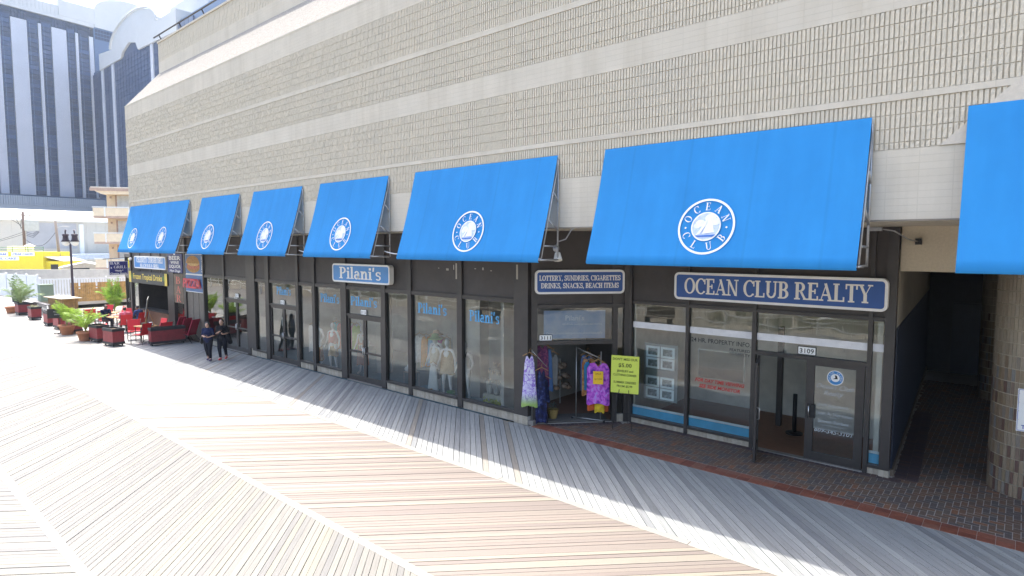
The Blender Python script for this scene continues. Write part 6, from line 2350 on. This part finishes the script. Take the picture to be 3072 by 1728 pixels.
for k in range(20000):
    x = gr.uniform(-90, 20)
    y = -8.2 - 26 * gr.random() ** 1.3
    if math.sin(x * .35 + y * .2) + gr.uniform(-.8, .8) < -.1:
        continue
    tt = max(0, min(1, (-y - 6.8) / 8))
    z = -.5 + tt * (2.3 + .8 * math.sin(x * .21 + 1.3) + .5 * math.sin(x * .53 + y * .3) + .35 * math.sin(y * .7 + x * .11))
    for b in range(3):
        a = gr.uniform(0, 6.28)
        r_ = gr.uniform(.15, .45)
        hh = gr.uniform(.5, 1.1)
        q.add([(x - .05, y, z), (x + .05, y, z), (x + r_ * math.cos(a), y + r_ * math.sin(a), z + hh)], [(0, 1, 2)])
tag(part('dune_grass', q, mat('dune_grass', (.13, .15, .055), .8, .2, var=.35, vscale=.3), None), 'clumps of green dune grass behind the slat fence', 'grass', kind='stuff')
def bench(label, x):
    t = thing('bench', label, 'bench', (x, -3.9, 0), math.pi)
    for k in range(3):
        part('slat', MB().box(-.9, .9, -.25 + k * .16, -.25 + k * .16 + .13, .42, .46), MATS['board_frame'], t)
        part('slat', MB().box(-.9, .9, .26, .3, .52 + k * .16, .65 + k * .16), MATS['board_frame'], t)
    for sx in (-.7, .7):
        part('leg', MB().box(sx - .04, sx + .04, -.25, .3, 0, .42), M_BLACK, t)
    return t
bench('dark slatted bench facing the sea, opposite the slanted doorway', -16.0)
bench('dark slatted bench facing the sea, opposite the clothing shop', -26.0)
# ------------------------------------------------------------------ buildings behind the patio
M_CMU = mat('concrete_block', (.50, .47, .42), .9, .2, var=.1, vscale=2, dirt=((.36, .33, .29), .8, .5))
t = thing('block_wall', 'long pale concrete block wall behind the white fences', 'wall', (-74.3, 11.2, 0), math.atan2(6.8, 7.7))
part('core', MB().box(-12, 13, .02, .25, 0, 2.28), M_MORTAR, t)
bmesh_ = MB().box(.006, .594, 0, .04, .006, .279)
for row in range(8):
    for k in range(42):
        x = -12 + k * .6 - (.3 if row % 2 else 0)
        if row >= 3 and -4 < x < 12.4:
            if 'blk' not in MATS:
                MATS['blk'] = bmesh_.mesh('block', M_CMU)
            obj('block', MATS['blk'], t, (x, 0, row * .285))
        elif row < 3 and False:
            pass
q = MB()
for row in range(8):
    for k in range(42):
        x = -12 + k * .6 - (.3 if row % 2 else 0)
        if not (row >= 3 and -4 < x < 12.4):
            q.add([(a + x, b, c + row * .285) for a, b, c in bmesh_.v], bmesh_.f)
part('blocks', q, M_CMU, t, kind='stuff')
part('coping', MB().box(-12.3, 13, -.03, .28, 2.28, 2.34), M_CMU, t)

# beige motel with stacked balconies
M_MOTEL = mat('motel_cream', (.82, .69, .50), .8, .2, var=.06)
M_MOTELW = mat('motel_trim', (.72, .66, .55), .6, .3)
M_SLABB = mat('balcony_edge', (.50, .36, .28), .8)
t = thing('motel', 'cream motel with stacked white railed balconies', 'building', (-73.5, 20.2, 0), R_(58))
# local x to the right along its front, y backwards
part('wall', MB().box(0, 16, 0, 9, 0, 10.2), M_MOTEL, t)
rf = part('roof', MB().box(-.9, 16.5, -1.7, 9.5, 10.35, 10.62), M_MOTELW, t)
part('fascia', MB().box(-.95, 16.5, -1.75, -1.7, 10.2, 10.5), M_SLABB, rf)
part('soffit', MB().prism([(-.85, 10.35), (0, 9.9), (16.5, 9.9), (16.5, 10.35)], -1.65, 9), M_MOTEL, rf)
for k, z in enumerate((2.35, 5.0, 7.65)):
    b = obj('balcony', None, t)
    part('slab', MB().box(-.8, 16.2, -1.6, 0, z - .22, z), M_SLABB, b)
    part('panel', MB().box(-.8, 16.2, -1.6, -1.54, z, z + .82), M_MOTEL, b)
    part('panel', MB().box(-.8, -.74, -1.54, 0, z, z + .82), M_MOTEL, b)
    part('handrail', MB().box(-.85, 16.2, -1.66, -1.52, z + .86, z + .95), M_WHITE, b)
    for i in range(8):
        part('baluster', MB().box(.2 + i * 2.2, .32 + i * 2.2, -1.64, -1.54, z - .05, z + .9), M_WHITE, b)
    part('door', MB().box(.95, 3.4, -.05, 0, z + .02, z + 2.2), mat('motel_door', (.70, .72, .70), .5), t)
    part('door_frame', MB().box(.8, .95, -.08, 0, z + .02, z + 2.3), M_SLABB, t)
    part('wall_lamp', MB().box(.3, .45, -.12, 0, z + 1.9, z + 2.1), M_SLABB, t)
for z in (.1,):
    part('door', MB().box(.95, 3.4, -.05, 0, z, z + 2.0), MATS['motel_door'], t)

# yellow food stand
M_YEL = mat('stand_yellow', (.68, .56, .04), .7, .3, var=.05)
t = thing('food_stand', 'bright yellow food stand with blue lettered signs on its roof edge', 'building', (-112.6, 22.3, 0), math.atan2(18.1 - 22.24, -117.3 + 112.5) + math.pi)
part('wall', MB().box(-16, 0, 0, 6, 0, 3.6), M_YEL, t)
part('side_wall', MB().box(0, 2.6, .6, 5, 0, 2.2), M_YEL, t)
part('lean_to_roof', MB().prism([(0, 2.8), (2.8, 2.15), (2.8, 2.25), (0, 2.9)], .3, 5), M_CREAM, t)
part('opening', MB().box(.7, 1.8, .55, .62, .2, 1.7), M_BLACK, t)
def stand_sign(x0, x1, z0, z1, txt):
    b = part('sign', MB().box(x0, x1, -.08, -.01, z0, z1), M_WHITE, t)
    q = MB()
    letter(q, basis(((x0 + x1) / 2, -.09, z0 + (z1 - z0) * .22), (1, 0, 0), (0, 0, 1)), txt, (z1 - z0) * .56, bold=.03, shear=.15, fit=(x1 - x0) * .88)
    part('lettering', q, mat('stand_blue', (.10, .16, .5), .6), b)
stand_sign(-4.7, -1.2, 3.0, 3.55, 'CRAB CAKES')
stand_sign(-9.2, -5.2, 3.0, 3.55, 'ICE CREAM')
stand_sign(-8.8, -3.6, 2.35, 2.9, 'FUNNEL CAKE')
rr = MB()
for z in (3.95, 4.3):
    rr.tube([(-14, .2, z), (0, .2, z)], .04, 5)
for k in range(7):
    rr.tube([(-14 + k * 2.33, .2, 3.6), (-14 + k * 2.33, .2, 4.4)], .04, 5)
part('roof_rail', rr, mat('rail_green', (.10, .22, .08), .6), t)
q = MB().box(-7, -5.2, 2, 3.2, 3.6, 4.5)
q.lathe([(.5, 3.6), (.5, 4.4), (.75, 4.5), (.2, 4.8)], 10, Matrix.Translation((-3.9, 2.5, 0)))
part('roof_vent', q, M_WHITE, t)

# white hall behind with shallow roof
DV = Vector((-.115, .993, 0))
t = thing('white_hall', 'large off-white metal hall with bright white shallow roof', 'building', (-163, 0, 0), math.atan2(DV.y, DV.x))
M_HALL = mat('hall_cladding', (.56, .53, .46), .7, .3, var=.05, vscale=.2)
M_HROOF = mat('hall_roof', (.80, .80, .78), .6, .3, var=.03)
# local x = towards the right in the picture, y = away (to -x world)
wl = MB()
for k in range(40):
    wl.box(k * 2 + .03, k * 2 + 1.97, 0, .3, 0, 10.0)
wl.box(0, 80, .05, 30, 0, 9.9)
part('wall', wl, M_HALL, t)
part('roof', MB().add([(-2, -.6, 9.95), (82, -.6, 9.95), (82, 24, 13.4), (-2, 24, 13.4), (-2, -.6, 10.2), (82, -.6, 10.2), (82, 24, 13.6), (-2, 24, 13.6)], [(0, 1, 2, 3), (7, 6, 5, 4), (0, 4, 5, 1), (1, 5, 6, 2)]), M_HROOF, t)
part('grey_panel', MB().box(30.5, 40, -.12, 0, 3.8, 9.6), mat('hall_panel', (.40, .40, .41), .7, var=.1, vscale=.3), t)
part('vent_pipe', MB().box(40.4, 41.2, -.6, 0, 2.2, 9.4), M_WHITE, t)
part('annex', MB().box(36, 70, -8, 0, 0, 1.4), M_HALL, t)
part('annex_roof', MB().prism([(36, 1.4), (70, 1.4), (70, 2.6), (36, 2.6)], -8.3, 0), mat('annex_roof', (.42, .48, .56), .5), t)
q = MB().lathe([(.9, -.3), (.9, 0)], 16, Matrix.Translation((50, -8.1, .4)) @ Matrix.Rotation(math.pi / 2, 4, 'X'))
part('fan', q, mat('fan_grey', (.12, .11, .10), .6), t)

# gable roofed sheds between
t = thing('shed', 'low grey gabled shed behind the block wall', 'building', (-100, 24.5, 0), R_(75))
part('wall', MB().prism([(-2.7, 0), (2.7, 0), (2.7, 1.5), (0, 2.15), (-2.7, 1.5)], 0, 5), mat('shed_grey', (.38, .35, .30), .8), t)
part('roof', MB().prism([(-3.0, 1.44), (0, 2.17), (3.0, 1.44), (3.0, 1.56), (0, 2.3), (-3.0, 1.56)], -.4, 5.3), M_HROOF, t)
part('window', MB().box(-1.4, .5, -.03, 0, .9, 1.45), M_BLACK, t)
t = thing('leafy_shrub', 'dark green shrub beside the motel', 'shrub', (-84, 26, 0))
q = MB()
for k in range(900):
    a, b = rnd.uniform(0, 6.28), rnd.gauss(0, .5)
    p = Vector((2.2 * math.cos(a) * rnd.random() ** .5, 2.2 * math.sin(a) * rnd.random() ** .5, 1.4 + b))
    q.add([tuple(p + Vector([rnd.uniform(-.22, .22) for _ in range(3)])) for _ in range(3)], [(0, 1, 2)])
part('crown', q, mat('shrub_leaf', (.05, .085, .03), .7, var=.4, vscale=2), t)
part('trunk', MB().tube([(0, 0, 0), (0, 0, 1.4)], .08, 6), M_STEM, t)

# utility poles and wires
M_POLE = mat('pole_wood', (.15, .10, .08), .85, var=.2, vscale=2)
t = thing('utility_pole', 'wooden utility pole with crossarm and transformer boxes', 'utility pole', (-121.5, 21.8, 0))
t.scale = (1.19, 1.19, 1.085)
part('pole', MB().tube([(0, 0, 0), (.0, 0, 9.2)], .2, 8, True, .15), M_POLE, t, smooth=True)
part('crossarm', MB().box(-.08, .08, -.9, .9, 8.6, 8.75), M_POLE, t)
part('transformer', MB().box(-.3, .35, .05, 1.6, 6.4, 7.9), mat('transformer_grey', (.42, .44, .46), .5), t)
q = MB()
for k in range(4):
    q.tube([(0, -.9 + k * .6, 8.75), (0, -1.2 + k * .5, 8.0), (0, -.3, 7.2 - k * .2)], .03, 5)
for k in range(3):
    q.tube([(.3, .2, 6.2 - k * .25), (.3, .9, 5.9 - k * .25), (.3, 1.6, 6.6 - k * .2)], .035, 5)
part('wire', q, M_BLACK, t)
t = thing('utility_pole', 'bare wooden pole leaning slightly right of the transformer pole', 'utility pole', (-115, 24.7, 0))
part('pole', MB().tube([(0, .3, 0), (-.1, -.1, 8.4)], .22, 8, True, .17), mat('pole_pale', (.24, .19, .15), .85), t, smooth=True)
part('lamp_arm', MB().tube([(-.1, 0, 7.3), (-.05, .8, 7.6), (0, 1.6, 7.5)], .05, 5), M_GALV, t)
def wire(label, a, b, sag):
    pts = [Vector(a).lerp(Vector(b), i / 12) - Vector((0, 0, sag * math.sin(math.pi * i / 12))) for i in range(13)]
    single('power_line', MB().tube(pts, .03, 5), M_BLACK, label, 'wire')
wire('slack power line between the two utility poles', (-121.5, 21.9, 5.6), (-115, 24.7, 6.9), 1.7)
wire('power line running left from the transformer pole', (-121.5, 21.8, 6.4), (-128, 15.0, 4.2), .3)
wire('upper power line running left from the transformer pole', (-121.5, 21.7, 6.7), (-128, 15.0, 4.5), .4)

# ------------------------------------------------------------------ hotel tower
M_TGLASS = mat('tower_window', (.022, .05, .12), .35, .5, var=.15, vscale=.2, rand=.35)
M_TGRID = mat('tower_grid', (.10, .16, .27), .5, .4, var=.05)
M_TWHITE = mat('tower_panel', (.52, .54, .60), .7, .3, var=.05, vscale=.15)
M_TCLAD = mat('tower_cladding', (.55, .56, .56), .7, .3, var=.04, vscale=.2)
tw = thing('hotel_tower', 'tall dark blue glass hotel tower with white vertical strips', 'building', (0, 0, 0))
P0 = Vector((-258.6, 68.4, 0))
AX = math.atan2(DV.y, DV.x)
mf = obj('main_face', None, tw, P0, AX)       # local x: right in picture (towards corner at 0), y: away

part('wall', MB().box(-70, 0, .6, 30, 0, 83), M_TGRID, mf)
# white strips
for a, b, z1 in ((-28.0, -25.8, 79.3), (-22.95, -18.6, 79.3), (-15.5, -14.6, 79.4), (-11.7, -7.35, 79.2), (-4.7, -3.8, 79.3), (-.4, .9, 79.2)):
    part('white_strip', MB().box(a, b, -.25, .6, 21.5, z1), M_TWHITE, mf)
# window panes, one object each where they show largest
wcols = [(-25.7, -23.05), (-18.5, -15.6), (-14.5, -11.8), (-7.25, -4.8), (-3.7, -.5), (-29.7, -28.1)]
for a, b in wcols:
    s_ = .62 if b - a > 2 else b - a
    pw_ = MB().box(.06, b - a - .06, -.05, .55, .06, 1.44).mesh('window', M_TGLASS)
    for r in range(39):
        obj('window', pw_, mf, (a, 0, 21.6 + r * 1.5))
q = MB()
for k in range(6):
    a = -69 + k * 6.6
    part('white_strip', MB().box(a, a + 2.6, -.25, .6, 21.5, 79.3), M_TWHITE, mf)
    for r in range(39):
        q.box(a + 2.7, a + 6.5, -.05, .55, 21.66 + r * 1.5, 23.04 + r * 1.5)
part('distant_windows', q, M_TGLASS, mf, kind='stuff')
q = MB()
for a, b in wcols + [(-26, 0)]:
    x = a
    while x < b - .3:
        for r in range(2):
            q.box(x + .05, min(b, x + .85) - .05, -.02, .5, 79.6 + r * 1.4, 80.9 + r * 1.4)
        x += .85
part('top_windows', q, M_TGLASS, mf, kind='stuff')
q = MB()
for a, b in wcols[:5]:
    q.box(a + (b - a) * .22, a + (b - a) * .22 + .12, -.12, 0, 21.5, 79.3)
part('mullion', q, M_TGRID, mf)
part('parapet', MB().box(-70, 1.2, -.5, 25, 82.5, 83.9), M_TCLAD, mf)
cl = MB()
for k in range(46):
    cl.box(-60 + k * 1.1, -60 + k * 1.1 + 1.06, -.35, 1, 83.9, 86.9)
part('cladding', cl, M_TCLAD, mf)
part('penthouse', MB().box(-9.4, 1.4, -.6, 20, 83.9, 89.2), M_TCLAD, mf)
pts = [(1.4, 83.0)] + [(1.6 + 12.6 * (1 - math.cos(math.pi * i / 20)), 89.0 + 6.4 * math.sin(math.pi * i / 20)) for i in range(21)] + [(26.8, 83.0)]
part('barrel_roof', MB().prism(pts, -.4, 14), M_TCLAD, mf)
part('link_wall', MB().box(1.2, 27, 0, 14, 0, 83), M_TGRID, mf)
q = MB()
for r in range(3):
    for k in range(9):
        q.box(1.6 + k * .95, 2.45 + k * .95, -.06, .2, 78.9 + r * 1.25, 79.95 + r * 1.25)
part('top_windows', q, M_TGLASS, mf, kind='stuff')
# second block, facing the camera side on
sb_ = obj('side_block', None, tw, (0, 68.4, 0))
part('wall', MB().box(-258, -150, .5, 26, 0, 66.5), M_TGRID, sb_)
for a, b in ((-247.6, -245.4), (-236.6, -234.3), (-200.9, -198.8)):
    part('white_strip', MB().box(a, b, -.2, .5, 21, 68), M_TWHITE, sb_)
q = MB()
for a, b in ((-257.5, -248), (-245, -237), (-234, -201), (-198.5, -170)):
    n_ = max(1, int((b - a) / 2.7))
    w_ = (b - a) / n_
    for k in range(n_):
        for r in range(28):
            z = 22 + r * 1.55
            if z < 64.4:
                q.box(a + k * w_ + .1, a + (k + 1) * w_ - .1, 0, .4, z, z + 1.45)
part('side_windows', q, M_TGLASS, sb_, kind='stuff')
part('arch_window', MB().box(-227, -209, .2, 6, 64, 68.6), M_TGLASS, sb_)
ar = [(-247.8, 65.2), (-237, 65.2), (-226, 65.0), (-224, 66.8), (-218, 68.4), (-212, 67.2), (-210, 64.6), (-180, 63.4), (-180, 69.4), (-194, 69.4)]
ar += [(-214.5 + 20.2 * math.cos(math.pi * i / 18), 69.6 + 6.6 * math.sin(math.pi * i / 18)) for i in range(19)]
ar += [(-247.8, 70.8)]
part('gable_parapet', MB().prism(ar, -.5, 12), M_TCLAD, sb_)
rim = MB()
for i in range(18):
    a0, a1 = math.pi * i / 18, math.pi * (i + 1) / 18
    rim.tube([(-214.5 + 20.6 * math.cos(a0), -.7, 69.7 + 6.9 * math.sin(a0)), (-214.5 + 20.6 * math.cos(a1), -.7, 69.7 + 6.9 * math.sin(a1))], .35, 6)
part('gable_rim', rim, M_TCLAD, sb_)
part('roof_block', MB().box(-196, -170, 4, 22, 69, 74.5), M_TCLAD, sb_)
# podium in front
po = obj('podium', None, tw, P0, AX)
part('base', MB().box(-70, 40, -6, 2, 0, 15.6), mat('podium_dark', (.10, .13, .17), .6), po)
M_PODB = mat('podium_band', (.36, .41, .48), .6, .3, var=.05)
part('lower_band', MB().box(-70, 40, -6.6, 1, 15.6, 17.6), M_PODB, po)
q = MB()
for k in range(150):
    q.box(-66 + k * .62, -66 + k * .62 + .5, -6.9, -6, 17.6, 20.6)
part('ribbed_band', q, M_PODB, po)
part('band_core', MB().box(-70, 40, -6.6, 1, 17.6, 20.7), M_TGRID, po)

# ------------------------------------------------------------------ seaside haze over the whole place
hz = MB().box(-420, 120, -120, 420, -1.9, 105)
hzm, nt, out = _nodes('haze_air')
pv = N(nt, 'ShaderNodeVolumePrincipled')
pv.inputs['Color'].default_value = (.78, .88, 1.0, 1)
pv.inputs['Density'].default_value = .00032
pv.inputs['Anisotropy'].default_value = .3
L(nt, pv.outputs[0], out.inputs['Volume'])
ho = part('haze', hz, hzm, None)
tag(ho, 'thin pale seaside haze over the whole place', 'haze', kind='stuff')
